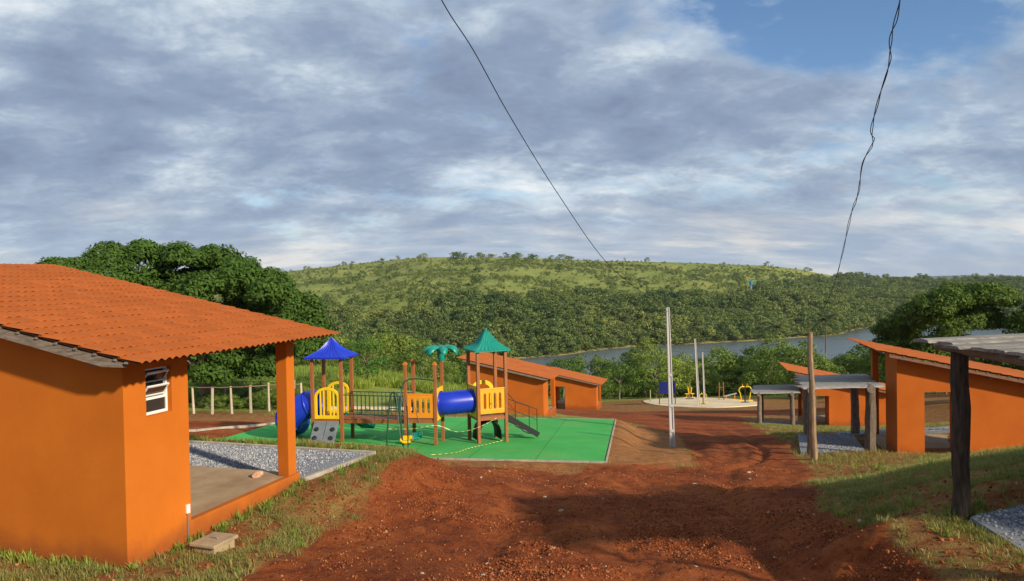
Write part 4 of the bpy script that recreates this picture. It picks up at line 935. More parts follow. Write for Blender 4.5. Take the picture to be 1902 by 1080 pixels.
for (u, v, Y, hp, mt_) in ((756, 822, 23.9, mid+Vector((.12, 0, ht*.9+.24)), 'yellow_plastic'), (774, 815, 24.6, mid.lerp(cm(.0, -.06), .75)+Vector((.1, .2, ht+.28)), 'green_plastic')):
    p_ = on_mat(u, v+9, Y)-OB; zz = p_.z+.26; m = MB(); vs = []
    k_ = 8; w = .20
    for i in range(k_+1):   # a bucket seat: curved shell
        A = math.pi*(i/k_); vs += [Vector((p_.x-w*math.cos(A), p_.y-.15, zz-.14*math.sin(A)+.08)), Vector((p_.x-w*math.cos(A), p_.y+.15, zz-.14*math.sin(A)+.08))]
    m.add(vs, [(2*i, 2*i+1, 2*i+3, 2*i+2) for i in range(k_)]); m.box((p_.x, p_.y+.15, zz+.06), (.30, .03, .15), Matrix.Rotation(.15, 3, 'X')); m.box((p_.x, p_.y-.15, zz-.0), (.26, .03, .08)); st = m.build('swing_seat', mt_, PG, bevel=.01)
    m = MB()
    for e_ in (-1, 1): m.tube([Vector((p_.x+e_*w, p_.y, zz+.1)), Vector((hp.x+e_*.06, hp.y, hp.z))], .007, 5)
    m.build('chain', 'grey_metal', st)
# plank roofed crawl arch below the green tower
m = MB(); k_ = 10; vs = []
for s_ in (-.3, .3):
    for i in range(k_+1):
        A = math.pi*i/k_; q = c2(.49, .55)-g1*(.42*math.cos(A))+g2*s_; vs.append(Vector((q.x, q.y, z2_+.02+.66*math.sin(A)**.7)))
m.add(vs, [(i, i+1, k_+2+i, k_+1+i) for i in range(k_)]); ar = m.build('crawl_arch', 'black_paint', PG, True); ar.modifiers.new('t', 'SOLIDIFY').thickness = .05

# barrier tape tied round the play area, on thin stakes
def tape(label, pts, seed, w=.016):
    P = [Vector(p_) for p_ in pts]; o = thing('barrier_tape', label, 'tape', P[0], 0, 'barrier tape round the playground'); path = smooth_path(P, 8); vs = []; rr = random.Random(seed)
    for i, p_ in enumerate(path):
        tw = .4*math.sin(i*.37+seed); vs += [p_-P[0]+Vector((0, math.sin(tw)*w/2, math.cos(tw)*w/2)), p_-P[0]-Vector((0, math.sin(tw)*w/2, math.cos(tw)*w/2))]
    m = MB(); m.add(vs, [(2*i, 2*i+1, 2*i+3, 2*i+2) for i in range(len(path)-1)]); m.build('ribbon', 'barrier_stripes', o); return o
mp = lambda u, v, Y, z: on_mat(u, v, Y)+Vector((0, 0, z))
tape('striped barrier tape sagging between swing frame and green tower', [mp(718, 826, 24.1, .62), mp(765, 826, 24.2, .60), mp(812, 830, 24.5, .66), mp(850, 826, 24.7, .42), mp(889, 826, 24.8, .55), mp(925, 820, 25.0, .85)], 1)
tape('striped barrier tape lying on the turf near its front edge', [mp(800, 850, 22.6, .03), mp(845, 848, 22.9, .04), mp(870, 838, 23.6, .05), mp(900, 830, 24.3, .05), mp(935, 827, 24.9, .10)], 2)
tape('striped barrier tape sagging beneath the bridge', [mp(664, 826, 25.2, .30), mp(690, 828, 24.8, .22), mp(718, 826, 24.1, .60)], 3)
p_ = at(757.5, 841, 21.2); p_.z = gz(p_.x, p_.y); sk = thing('steel_stake', 'thin dark stake in the turf edge in front of the swing', 'stake', p_)
m = MB(); m.tube([(0, 0, -.1), (.01, 0, .2), (.005, .01, 1.85)], .016, 6); m.build('rod', 'black_paint', sk); m = MB(); m.tube([(.006, .005, .40), (.006, .006, .44)], .022, 6); m.build('tape_knot', 'yellow_plastic', sk)
# ------------------------------------------------------------------ exercise court
cc = at(1303, 749, 83.5); n_ = 48; rx_, ry_ = 6.3, 8.6; vs = []; fs = []; rings = 5
for r_ in range(rings+1):
    for i in range(n_):
        A = 2*math.pi*i/n_; x = cc.x+rx_*math.cos(A)*r_/rings; y = cc.y+ry_*math.sin(A)*r_/rings; vs.append((x, y, gz(x, y)+.10))
for r_ in range(rings):
    fs += [(r_*n_+i, r_*n_+(i+1) % n_, (r_+1)*n_+(i+1) % n_, (r_+1)*n_+i) for i in range(n_)]
vs += [(x, y, z-.5) for x, y, z in vs[-n_:]]; k_ = (rings+1)*n_; fs += [(rings*n_+i, rings*n_+(i+1) % n_, k_+(i+1) % n_, k_+i) for i in range(n_)]
m = MB(); m.add(vs, fs); tag(m.build('exercise_court', 'sand_court'), 'round pale sandy exercise court at the foot of the slope', 'court', kind='structure')
def cz(p): return Vector((p.x, p.y, gz(p.x, p.y)+.10))
sg = thing('blue_sign', 'dark blue notice board on two posts behind the tall concrete pole', 'sign', cz(at(1240, 757, 80)))
m = MB(); m.box((0, 0, 1.75), (1.8, .05, 1.3)); bd = m.build('board', 'sign_blue', sg, bevel=.01)
for x in (-.84, .84): m = MB(); m.tube([(x, .06, -.3), (x, .06, 2.45)], .045, 8); m.build('post', 'black_paint', sg)
for z in (1.12, 2.38): m = MB(); m.box((0, -.005, z), (1.84, .07, .05)); m.build('board_rail', 'black_paint', bd)
def machine(label, p, kind):
    o = thing('exercise_machine', label, 'machine', cz(p), 0, 'outdoor exercise machines on the court')
    if kind == 0:   # back-to-back leg press seats
        m = MB(); m.tube([(0, 0, -.1), (0, 0, 2.0)], .06, 10); m.build('mast', 'playwood', o)
        for s_ in (-1, 1):
            m = MB(); m.box((s_*.32, 0, .62), (.42, .42, .07)); se = m.build('seat', 'yellow_plastic', o, bevel=.02)
            m = MB(); m.box((s_*.16, 0, 1.02), (.09, .42, .75), Matrix.Rotation(s_*.18, 3, 'Y')); m.build('backrest', 'yellow_plastic', o, bevel=.03)
            m = MB(); m.tube([(s_*.32, 0, .6), (s_*.34, 0, .22), (s_*.62, 0, .18)], .035, 8); m.build('foot_bar', 'yellow_plastic', o, True)
        m = MB(); m.box((0, 0, .02), (.9, .5, .05)); m.build('base_plate', 'black_paint', o)
    elif kind == 1:   # twin posts with a sit-up bench
        for x in (-.28, .28): m = MB(); m.tube([(x, 0, -.1), (x*.8, 0, 2.05)], .055, 10); m.build('post', 'playwood', o)
        m = MB(); m.tube([(-.23, 0, 1.4), (.23, 0, 1.4)], .03, 8); m.build('grip_bar', 'playwood', o)
        m = MB(); m.bar((.2, -.2, .42), (1.7, -.2, .75), .36, .06); m.build('bench', 'step_grey', o)
        m = MB(); m.bar((.5, -.2, .44), (.5, -.2, 0), .05, .05, (0, 1, 0)); m.bar((1.5, -.2, .66), (1.5, -.2, 0), .05, .05, (0, 1, 0)); m.build('bench_leg', 'amber_plastic', o)
    else:   # rotary walker with big yellow hoops
        m = MB(); m.tube([(0, 0, -.1), (0, 0, 1.75)], .07, 10); m.build('mast', 'black_paint', o)
        for s_ in (-1, 1):
            m = MB(); m.tube([(s_*(.08), 0, 1.72)]+[(s_*(.15+.55*math.sin(a)), -.1, 1.35+.45*math.cos(a)) for a in (.3, .8, 1.3, 1.8, 2.3)]+[(s_*.45, -.1, .35)], .055, 8); m.build('arm_hoop', 'yellow_plastic', o, True)
            m = MB(); m.box((s_*.55, -.1, .25), (.5, .3, .08)); m.build('pedal', 'yellow_plastic', o, bevel=.02)
            m = MB(); m.tube([(s_*.2, .1, 1.55), (s_*.28, .05, 2.05)], .03, 8); m.build('handle', 'amber_plastic', o)
        m = MB(); m.box((0, 0, .02), (.8, .6, .05)); m.build('base_plate', 'black_paint', o)
    return o
machine('yellow seated exercise machine left of the white pole', at(1281, 741, 88), 0)
machine('brown twin post exercise bench in the middle of the court', at(1340, 743, 87), 1)
machine('yellow and black hoop exercise machine at the right of the court', at(1384, 748, 82), 2)
machine('small black and yellow exercise machine beside the two poles', at(1306, 752, 79.5), 2).scale = (.55, .55, .62)
p_ = cz(at(1208, 745, 84)); o = tag(MB().tube([(0, 0, -.3), (0, 0, 1.3)], [.07, .06], 8).build('timber_marker', 'pale_post', None, loc=p_), 'short pale marker post at the left end of the court', 'post')

# ------------------------------------------------------------------ fences at the left
def fence(label, pts, h, rails):
    P0 = Vector(pts[0]); o = thing('wooden_fence', label, 'fence', P0, 0); rr = random.Random(8)
    tops = []
    for q in pts:
        g = Vector(q)-P0; m = MB(); hh = h*rr.uniform(.95, 1.06); log(m, (g.x, g.y, g.z-.3), (g.x+rr.uniform(-.05, .05), g.y, g.z+hh), .075, .065, rr.randint(0, 99), 8, 3, .01); m.build('post', 'pale_post', o, True); tops.append(g)
    for z in rails:
        for a, b_ in zip(tops, tops[1:]):
            m = MB(); m.tube([a+Vector((0, -.07, z*h)), a.lerp(b_, .5)+Vector((0, -.07, z*h-.02)), b_+Vector((0, -.07, z*h))], .022, 5); m.build('rail', 'brown_log', o, True)
    return o
def gp(u, v, Y): p = at(u, v, Y); return Vector((p.x, p.y, gz(p.x, p.y)))
fence('pale wooden post and rail fence in front of the spreading tree', [gp(u, 770, Y) for u, Y in ((330, 39.5), (360, 39.3), (394, 39), (431, 39), (466, 39), (500, 39.6), (530, 40.5), (560, 41.5))], 1.45, (.97,))
fence('second fence of thin posts farther into the meadow', [gp(u, 760, Y) for u, Y in ((418, 47), (452, 48), (484, 49), (516, 50), (548, 51))], 1.5, (.95, .6))
kl = thing('path_edging', 'pale concrete edging of the path left of the playground', 'kerb', gp(365, 803, 28)); pts = [gp(u, v, Y) for u, v, Y in ((300, 806, 27.5), (365, 803, 28), (420, 797, 29), (475, 792, 30), (530, 788, 31))]
for a, b_ in zip(pts, pts[1:]): m = MB(); m.bar(a-kl.location+Vector((0, 0, .02)), b_-kl.location+Vector((0, 0, .02)), .10, .12); m.build('kerb_block', 'concrete', kl)
kl = thing('path_edging', 'pale concrete edging behind the bridge of the playground', 'kerb', gp(690, 760, 37)); pts = [gp(u, v, Y) for u, v, Y in ((610, 762, 37), (660, 761, 37), (710, 760, 37), (770, 759, 37))]
for a, b_ in zip(pts, pts[1:]): m = MB(); m.bar(a-kl.location+Vector((0, 0, .05)), b_-kl.location+Vector((0, 0, .05)), .5, .14); m.build('kerb_block', 'sand_court', kl)

# ------------------------------------------------------------------ trees
def trunk_mesh(name, h, r, seed, branches=6, spread=2.5, mat='bark'):
    rr = random.Random(seed); m = MB(); top = Vector((rr.uniform(-.2, .2), rr.uniform(-.2, .2), h)); m.tube([(0, 0, -.5), (0, 0, .15), top*.45+Vector((.1, 0, 0)), top], [r*1.5, r*1.1, r*.9, r*.6], 10, True, .08, seed)
    for i in range(branches):
        A = 2*math.pi*i/branches+rr.uniform(-.4, .4); s = top*rr.uniform(.7, 1); L = spread*rr.uniform(.7, 1.2); e = s+Vector((math.cos(A)*L, math.sin(A)*L, L*rr.uniform(.35, .9))); m.tube([s, s.lerp(e, .5)+Vector((0, 0, .15)), e], [r*.5, r*.34, r*.12], 7)
    return m.mesh(name, mat, True)
def crown_of(profile, depth, base, n, rad, leafn, seed, inner=.25):
    """clumps under an uneven dome: profile(x)->top height, base(x)->underside"""
    rr = np.random.default_rng(seed); cl = []; x0, x1 = profile[0][0], profile[-1][0]
    while len(cl) < n:
        x = rr.uniform(x0, x1); y = rr.uniform(-1, 1); top = np.interp(x, *zip(*profile)); lo = np.interp(x, *zip(*base)); c = math.sqrt(max(0, 1-y*y)); hh = lo+(top-lo)*c
        r = rad*rr.choice([.45, .6, .8, 1.0, 1.25]); z = hh-r*.7+rr.uniform(-.35, .25)*rad if rr.random() > inner else rr.uniform(lo, hh)
        if hh-lo < r*.8: continue
        cl.append((x, y*depth*math.sqrt(max(.05, 1-((x-(x0+x1)/2)/((x1-x0)/2))**2)), z, r*1.25, r*1.2, r*.72, int(leafn*r*r/rad/rad)))
    return cl
def lobed(tb, Y, lobes, seed, depth, cr, leafn, csp=.40):
    """crown of separate billowing lobes (u, v, radius in photo pixels measured at the tree's own distance)"""
    g = np.random.default_rng(seed); cl = []; k = Y/F_PX
    for (u, v, rp) in lobes:
        c = at(u, v, Y)-tb; r = rp*k; dy = g.uniform(-1, 1)*depth
        n = int(13+15*(r/cr)**1.2)
        for i in range(n):
            d = g.normal(size=3); d[2] = abs(d[2])*.9-.18; d[1] -= .25; d /= np.linalg.norm(d); q = cr*csp/.40*g.uniform(.35, .62)
            cl.append((c.x+d[0]*r*.88, c.y+dy+d[1]*r*.95, c.z+d[2]*r*.80, q*1.25, q*1.25, q*.75, int(leafn*q*q/cr/cr*6)))
    return cl
# the spreading tree at the left
tb_ = gp(381, 758, 44); sc = 44/F_PX
prof = [((u-381)*sc, (758-v)*sc) for u, v in ((120, 512), (140, 492), (185, 470), (200, 458), (255, 452), (300, 459), (345, 456), (390, 458), (430, 476), (480, 497), (525, 512), (555, 548), (580, 600), (592, 640))]
base = [((u-381)*sc, (758-v)*sc) for u, v in ((120, 530), (200, 640), (330, 690), (430, 675), (520, 690), (592, 680))]
T = thing('spreading_tree', 'huge dark green spreading tree behind the left kiosk roof', 'tree', tb_)
me = fast_mesh('crown', *leaves(lobed(tb_, 44, [(143, 502, 20), (172, 505, 24), (205, 482, 30), (232, 478, 30), (262, 481, 32), (300, 488, 34), (338, 484, 34), (380, 488, 36), (418, 503, 34), (455, 520, 34), (492, 534, 34), (524, 548, 30), (545, 580, 32), (562, 615, 28), (575, 645, 22),
      (240, 520, 40), (290, 530, 46), (345, 535, 48), (400, 548, 48), (450, 570, 46), (500, 590, 44), (530, 620, 40), (350, 585, 48), (410, 605, 48), (470, 630, 44), (300, 575, 44), (380, 650, 40), (440, 665, 36), (520, 660, 34), (330, 640, 40), (345, 690, 26), (410, 694, 26), (455, 692, 24), (500, 685, 26)], 3, 2.6, 1.0, 75), .24, 5, .35, .5, (.7, 1.06)), 'leaf_mango'); link('crown', me, T)
link('trunk', trunk_mesh('trunk', 2.6, .36, 3, 8, 3.2), T)
# the right one
tb2 = gp(1830, 720, 52); sc = 52/F_PX; b0 = (tb2.z, )
v0 = 540 - F_PX*0
def prof_px(tb, Y, pts):   # silhouette heights measured at the tree's own distance
    return [(at(u, v, Y).x-tb.x, at(u, v, Y).z-tb.z) for u, v in pts]
T2 = thing('round_tree', 'broad light green tree behind the kiosk at the right edge', 'tree', tb2)
me = fast_mesh('crown', *leaves(lobed(tb2, 52, [(1680, 618, 26), (1692, 590, 26), (1715, 572, 26), (1745, 560, 28), (1780, 556, 28), (1815, 554, 28), (1850, 557, 28), (1885, 562, 28), (1920, 572, 30), (1955, 592, 30), (1700, 640, 36), (1740, 610, 38), (1790, 600, 40), (1840, 602, 40), (1890, 612, 40), (1940, 630, 38), (1680, 660, 26), (1730, 665, 36), (1790, 655, 40), (1850, 660, 40), (1910, 670, 36), (1690, 690, 30), (1740, 705, 32), (1800, 708, 34), (1860, 705, 34), (1920, 700, 34)], 13, 2.4, 1.0, 75), .22, 6, .35, .5, (.7, 1.06)), 'leaf_right'); link('crown', me, T2)
link('trunk', trunk_mesh('trunk', 2.2, .3, 4, 7, 2.6), T2)

def small_tree(seed, h, w, n, leafn, size, rad):
    rr = random.Random(seed); hw = w/2; pr = [(-hw, h*.45), (-hw*.75, h*.78), (-hw*.3, h*rr.uniform(.9, 1)), (hw*.2, h*rr.uniform(.88, 1)), (hw*.7, h*.78), (hw, h*.42)]; bs = [(-hw, h*.28), (-hw*.4, h*.10), (hw*.4, h*.10), (hw, h*.28)]
    return leaves(crown_of(pr, hw, bs, n, rad, leafn, seed, .4), size, seed+1, .3, .5)
BT = [(fast_mesh('crown', *small_tree(s_, 5.2, w, 60, 62, .26, .62), 'leaf_bush'), trunk_mesh('trunk', 2.4, .10, s_, 5, 1.2)) for s_, w in ((41, 5.0), (42, 4.2), (43, 6.0), (44, 4.8))]
BR = (fast_mesh('crown', *small_tree(51, 5.0, 4.0, 46, 80, .24, .6), 'leaf_bright'), trunk_mesh('trunk', 2.4, .09, 51, 5, 1.1))
def tree(name, label, p, meshes, s, rz, group=None, cat='tree', sz=None):
    o = thing(name, label, cat, p, rz, group); o.scale = (s, s, s*(sz or 1)); link('crown', meshes[0], o); link('trunk', meshes[1], o); return o
tree('young_tree', 'bright green young tree behind the playground bridge', gp(682, 716, 66), BR, .92, .4)
tree('young_tree', 'dark leafy tree beside the far kiosk doorway', gp(1150, 740, 97), BT[0], 1.05, 1.0)
# front row of the thicket between the court and the lake: (u, Y, top v)
rowt = []
rr = random.Random(77); u = 575
while u < 1980:
    if u < 860: Yt = rr.uniform(88, 112); topv = rr.uniform(625, 660)
    elif u < 1085: Yt = rr.uniform(98, 118); topv = rr.uniform(672, 696)
    elif u < 1160: Yt = rr.uniform(96, 108); topv = rr.uniform(648, 685)
    elif u < 1330: Yt = rr.uniform(98, 116); topv = rr.uniform(642, 680)
    elif u < 1450: Yt = rr.uniform(98, 116); topv = rr.uniform(633, 655)
    elif u < 1690: Yt = rr.uniform(88, 110); topv = rr.uniform(626, 655)
    else: Yt = rr.uniform(66, 92); topv = rr.uniform(625, 660)
    rowt.append((u, Yt, topv)); u += rr.uniform(10, 26)
for i, (u, Yt, tv) in enumerate(rowt):
    p = at(u, 700, Yt); g = gz(p.x, p.y); h = max(1.6, at(u, tv, Yt).z-g); s_ = h/5.2
    tree('thicket_tree', ('tall ' if h > 4.6 else 'low ' if h < 3.4 else 'medium ') + ('bushy tree behind the playground' if u < 860 else 'bushy tree behind the two middle kiosks' if u < 1150 else 'bushy tree directly behind the exercise court' if u < 1410 else 'bushy tree behind the pergolas on the right'), (p.x, p.y, g), BT[i % 4], max(.5, s_*rr.uniform(.7, 1.25)), rr.uniform(0, 6), 'trees of the lakeside thicket', sz=rr.uniform(.9, 1.1))
def palm(label, p, h, seed):
    o = thing('palm_tree', label, 'palm', p, 0, 'palms on the near shore'); rr = random.Random(seed); m = MB(); m.tube([(0, 0, -.5), (.1, 0, h*.5), (.25, 0, h)], [.16, .13, .11], 8); m.build('trunk', 'bark_far', o, True)
    m = MB(); c = Vector((.25, 0, h))
    for i in range(26):
        A = 2*math.pi*i/26+rr.uniform(-.15, .15); L = rr.uniform(2.6, 3.6); el = rr.uniform(.0, 1.5); d = Vector((math.cos(A), math.sin(A), 0)); sd = Vector((-d.y, d.x, 0))
        for j in range(9):
            t = (j+1)/9; q = c+d*(L*t)+Vector((0, 0, el*L*t-1.25*L*.5*t*t))
            for s_ in (-1, 1):
                e_ = q+sd*s_*.85*math.sin(math.pi*min(1, t*.9+.1))+d*.12-Vector((0, 0, .22)); n = len(m.v); m.v += [tuple(q-d*.26), tuple(q+d*.26), tuple(e_)]; m.f.append((n, n+1, n+2))
    m.build('crown', 'leaf_palm', o); return o
palm('slim palm rising from the thicket behind the middle pergola', gp(1441, 700, 150), 13.2, 1)
palm('slim palm rising from the thicket right of the wooden pole', gp(1533, 700, 150), 14.2, 2)

tree('added_shade_tree', 'unseen leafy tree added right of the near pergola to shade the bank', (14.6, 4.2, gz(14.6, 4.2)), (T2.children[0].data, BT[2][1]), .62, .3)  # out-of-view tree, added for the shade it throws on the right bank
# wood on the far slope, scrub above it, thicket down to the water, meadow grass
FT = [proto('forest_tree_source', fast_mesh('forest_crown', *small_tree(60+i, h, w, 16, 30, 1.05, 1.35), 'leaf_forest')) for i, (h, w) in enumerate(((7.5, 7.0), (9, 6.5), (6, 7.5)))]
FS = [proto('scrub_source', fast_mesh('scrub_crown', *leaves([(0, 0, .55, .95, .95, .6, 34), (.5, .2, .9, .6, .6, .45, 18)], .62, 70+i, .4, .6), 'leaf_scrub')) for i in range(2)]
TB = [proto('thicket_source', mm[0]) for mm in BT[:3]]
def noise2(x, y, s, seed): return fbm(x*s, y*s, 4, seed)
N = 90000; t = rng.uniform(-.62, .80, N); y = np.sqrt(rng.uniform(330**2, 1060**2, N)); x = t*y; sh = interp(t, SHORE); q = (y-sh)/(RIDGE-sh)
fn = noise2(x, y, .011, 41); right = sst(t, .30, .46)
lim = .15+(fn-.47)*.55+right*.75 + sst(t, .05, .3)*.10 + sst(t, -.12, -.32)*.03
pr_ = np.where(q > .008, sst(lim-q, -.05, .06), 0)*np.where(q < .03, .85, .66) + (q > .008)*(q < .9)*.006
keep = (rng.random(N) < pr_) & (q < 1.0) & (q > .006+.010*fbm(x*.03, y*.03, 2, 91)); x, y, q_, t_ = x[keep], y[keep], q[keep], t[keep]
pts = np.stack([x, y, hill_z(x, y)-.3], 1); n = len(pts); print('forest', n)
sc_ = (.5+1.0*rng.random(n)**1.6)*(.75+.6*fbm(x*.02, y*.02, 3, 93)); sc_ = np.where(q_ < .02, sc_*.8, sc_)
scatter('hillside_forest', pts, np.c_[np.zeros((n, 2)), rng.uniform(0, 6.28, n)], sc_, rng.integers(0, 3, n), FT, 'dense green forest on the far shore below the hill', 'forest')
N = 110000; t = rng.uniform(-.50, .62, N); y = np.sqrt(rng.uniform(380**2, 1050**2, N)); x = t*y; sh = interp(t, SHORE); q = (y-sh)/(RIDGE-sh); fn = noise2(x, y, .02, 43)
keep = (rng.random(N) < sst(fn, .40, .62)*.30+.035) & (q > .12) & (q < .995) & ((q < .9) | (rng.random(N) < .25)); x, y = x[keep], y[keep]; pts = np.stack([x, y, hill_z(x, y)-.1], 1); n = len(pts); print('scrub', n)
scatter('hillside_scrub', pts, np.c_[np.zeros((n, 2)), rng.uniform(0, 6.28, n)], (.5+1.6*rng.random(n)**2), rng.integers(0, 2, n), FS, 'low scrub dotted over the upper hill slope', 'scrub')
N = 2600; y = rng.uniform(112, 258, N); x = rng.uniform(-.62, .78, N)*y; z = ground_z(x, y); keep = z > LAKE+.6; x, y, z = x[keep], y[keep], z[keep]; n = len(x)
ut = x/y; lowz = ((ut > -.02) & (ut < .11))
sc_ = rng.uniform(.7, 1.25, n)*np.where(lowz, .6, 1)*np.where(ut < -.06, 1.35, 1)
scatter('lakeside_thicket', np.stack([x, y, z-.2], 1), np.c_[np.zeros((n, 2)), rng.uniform(0, 6.28, n)], sc_, rng.integers(0, 3, n), TB, 'green thicket running down to the lake shore', 'thicket')
def far_tree(p, w, h, i, lab): tree('ridge_tree', lab, p, (FT[i % 3].data, RT), 1, i, 'trees along the hill ridge').scale = (w/7, w/7, h/7.5)
RT = trunk_mesh('trunk', 3, .2, 9, 4, 1.2, 'bark_far')
for i, (u, wpx, hpx) in enumerate(((570, 10, 7), (640, 9, 6), (712, 12, 8), (738, 12, 8), (788, 16, 7), (848, 30, 13), (868, 18, 9), (893, 16, 9), (915, 22, 9), (938, 18, 9), (962, 20, 8), (992, 22, 8), (1028, 16, 7), (1046, 22, 9), (1062, 14, 9), (1160, 6, 7), (1203, 9, 8), (1345, 9, 6), (1428, 16, 9), (1500, 14, 7))):
    tt = (u-951)/F_PX; x = tt*(RIDGE-14); g = float(hill_z(np.array([x]), np.array([RIDGE-14.]))[0]); far_tree((x, RIDGE-14, g-.5), wpx*.75, hpx*.75+1.5, i, 'widest flat topped tree on the hill summit' if u == 848 else 'small dark tree on the left shoulder of the hill ridge' if u < 800 else 'small dark tree in the row along the hill summit' if u < 1100 else 'small dark tree on the right falling part of the hill ridge')
p = at(1395, 552, 640); g = float(hill_z(np.array([p.x]), np.array([640.]))[0])
wt = thing('water_tank', 'blue water tank on a stand among the trees on the hillside', 'water tank', (p.x, 640, g)); th_ = max(7, p.z-g)
m = MB(); m.tube([(0, 0, th_), (0, 0, th_+.2), (0, 0, th_+3.2), (0, 0, th_+3.6)], [1.25, 1.35, 1.5, .5], 14); m.build('tank', 'tank_blue', wt, True); m = MB(); m.tube([(0, 0, -1), (0, 0, th_)], .6, 8); m.build('stand', 'tower_grey', wt)
for i, (u, w, h, lab) in enumerate(((1815, 26, 34, 'wider grey tower block on the far horizon'), (1823, 14, 26, 'narrower grey tower block beside the wider one'))):
    p = at(u, 527, 3900+i*60); o = thing('tower_block', lab, 'building', (p.x, p.y, p.z-30)); m = MB(); m.box((0, 0, (30+h)/2), (w, 18, 30+h)); m.build('wall', 'tower_grey', o); m = MB(); m.box((0, 0, 30+h+2), (w*.4, 8, 4)); m.build('lift_house', 'tower_grey', o)

# ------------------------------------------------------------------ grass, weeds, stones
def tuft(seed, n, h, w, spread, mat, lean=.5):
    g = np.random.default_rng(seed); V = []; Fc = []
    for i in range(n):
        A = g.uniform(0, 6.28); r = spread*math.sqrt(g.random()); b_ = np.array((math.cos(A)*r, math.sin(A)*r, -.01)); L = h*g.uniform(.5, 1.15); d = np.array((math.cos(A+g.normal()*.7), math.sin(A+g.normal()*.7), 0))*L*lean*g.uniform(.3, 1.2); s = np.array((-d[1], d[0], 0)); s = s/(np.linalg.norm(s)+1e-9)*w*g.uniform(.6, 1.2)/2
        m_ = b_+d*.35+np.array((0, 0, L*.6)); t_ = b_+d+np.array((0, 0, L*g.uniform(.75, 1))); k = len(V); V += [b_-s, b_+s, m_+s*.7, m_-s*.7, t_]; Fc += [(k, k+1, k+2, k+3), (k+3, k+2, k+4, k+4)]
    me = bpy.data.meshes.new('tuft'); me.from_pydata([tuple(v) for v in V], [], [tuple(dict.fromkeys(f)) for f in Fc]); me.materials.append(MATS[mat]); return me
LT = [proto('lawn_tuft_source', tuft(80+i, 16, .095, .009, .075, 'blade_lawn', .8)) for i in range(3)]
WT = [proto('weed_source', tuft(90+i, 22, .20, .022, .10, 'blade_meadow', .8)) for i in range(2)]
MT = [proto('meadow_tuft_source', tuft(95+i, 26, .95, .07, .55, 'blade_meadow', .5)) for i in range(3)]
def blocked(x, y):
    u, v = mat_uv(x, y); b = (u > -.15) & (u < MAT_W+.1) & (v > -.12) & (v < MAT_D+.1); u, v = ter_uv(x, y); b |= (u > -9) & (u < .04) & (v > -.02) & (v < 3.8); b |= (u > -9) & (u < .34) & (v > 3.7) & (v < 5.85)
    for qd, _ in BEDS:
        s = None; ins = np.ones(len(x), bool)
        for (ax0, ay0), (bx, by) in zip(qd, qd[1:]+qd[:1]): ins &= ((bx-ax0)*(y-ay0)-(by-ay0)*(x-ax0)) > -.05
        b |= ins
    dx = x-p4.x; dy = y-p4.y; u = dx*k4x.x+dy*k4x.y; v = dx*k4y.x+dy*k4y.y; b |= (u > 0) & (u < 5.2) & (v > 0) & (v < 3.7)
    return b
def lawn(N, x0, x1, y0, y1, dens):
    x = rng.uniform(x0, x1, N); y = rng.uniform(y0, y1, N); rw = zones(x, y); g = 1-np.maximum(rw[:, 0], rw[:, 1]*.85); p = fbm(x*1.3, y*1.3, 4, 55); w = sst(g, .35, .8)*(.10+.9*sst(p, .36, .60))*dens
    k = (rng.random(N) < w) & ~blocked(x, y) & (np.abs(x) < .78*y+1.0); x, y = x[k], y[k]; return x, y
xa, ya = lawn(60000, -9, 10, 6.6, 17, .8); xb, yb = lawn(45000, -12, 22, 17, 48, .8); x = np.r_[xa, xb]; y = np.r_[ya, yb]; n = len(x); print('lawn', n)
scatter('lawn_grass', np.stack([x, y, ground_z(x, y)], 1), np.c_[rng.normal(0, .15, (n, 2)), rng.uniform(0, 6.28, n)], rng.uniform(.5, 1.2, n)*np.where(y > 20, 1.35, 1), rng.integers(0, 3, n), LT, 'short patchy grass on the banks beside the road', 'grass')
wx = []; wy = []
for a in np.arange(-4, 0, .11): wx.append(KO.x+kx.x*a-ky.x*.12); wy.append(KO.y+kx.y*a-ky.y*.12)
for a in np.arange(0, 3.6, .16): wx.append(KO.x+ky.x*a+kx.x*.12); wy.append(KO.y+ky.y*a+kx.y*.12)
for a in np.arange(-6, .2, .10): q = ter(a, 5.98); wx.append(q.x); wy.append(q.y)
for a in np.arange(3.8, 5.8, .2): q = ter(.42, a); wx.append(q.x); wy.append(q.y)
xe, ye = lawn(1500, -9, 10, 6.6, 20, .35); x = np.r_[np.array(wx)+rng.normal(0, .05, len(wx)), xe]; y = np.r_[np.array(wy)+rng.normal(0, .04, len(wy)), ye]; n = len(x)
scatter('weeds', np.stack([x, y, ground_z(x, y)], 1), np.c_[rng.normal(0, .2, (n, 2)), rng.uniform(0, 6.28, n)], rng.uniform(.35, .95, n), rng.integers(0, 2, n), WT, 'scattered broad leafed weeds at wall feet and banks', 'weeds')
N = 16000; y = rng.uniform(40, 100, N); x = rng.uniform(-.62, .0, N)*y; k = (fbm(x*.12, y*.12, 3, 61) > .40) & ~((x > -20) & (x < -2) & (y < 46)); x, y = x[k], y[k]; n = len(x)
scatter('meadow_grass', np.stack([x, y, ground_z(x, y)], 1), np.c_[rng.normal(0, .1, (n, 2)), rng.uniform(0, 6.28, n)], rng.uniform(.5, 1.15, n)*np.interp(y, [40, 55], [.5, 1]), rng.integers(0, 3, n), MT, 'tall yellow green meadow grass beyond the fence', 'grass')
N = 420; y = rng.uniform(43, 62, N); x = rng.uniform(-.42, -.24, N)*y; n = len(x)
scatter('meadow_weeds', np.stack([x, y, ground_z(x, y)-.1], 1), np.c_[np.zeros((n, 2)), rng.uniform(0, 6.28, n)], rng.uniform(.10, .26, n), rng.integers(0, 3, n), TB, 'dark leafy undergrowth under the spreading tree', 'undergrowth')
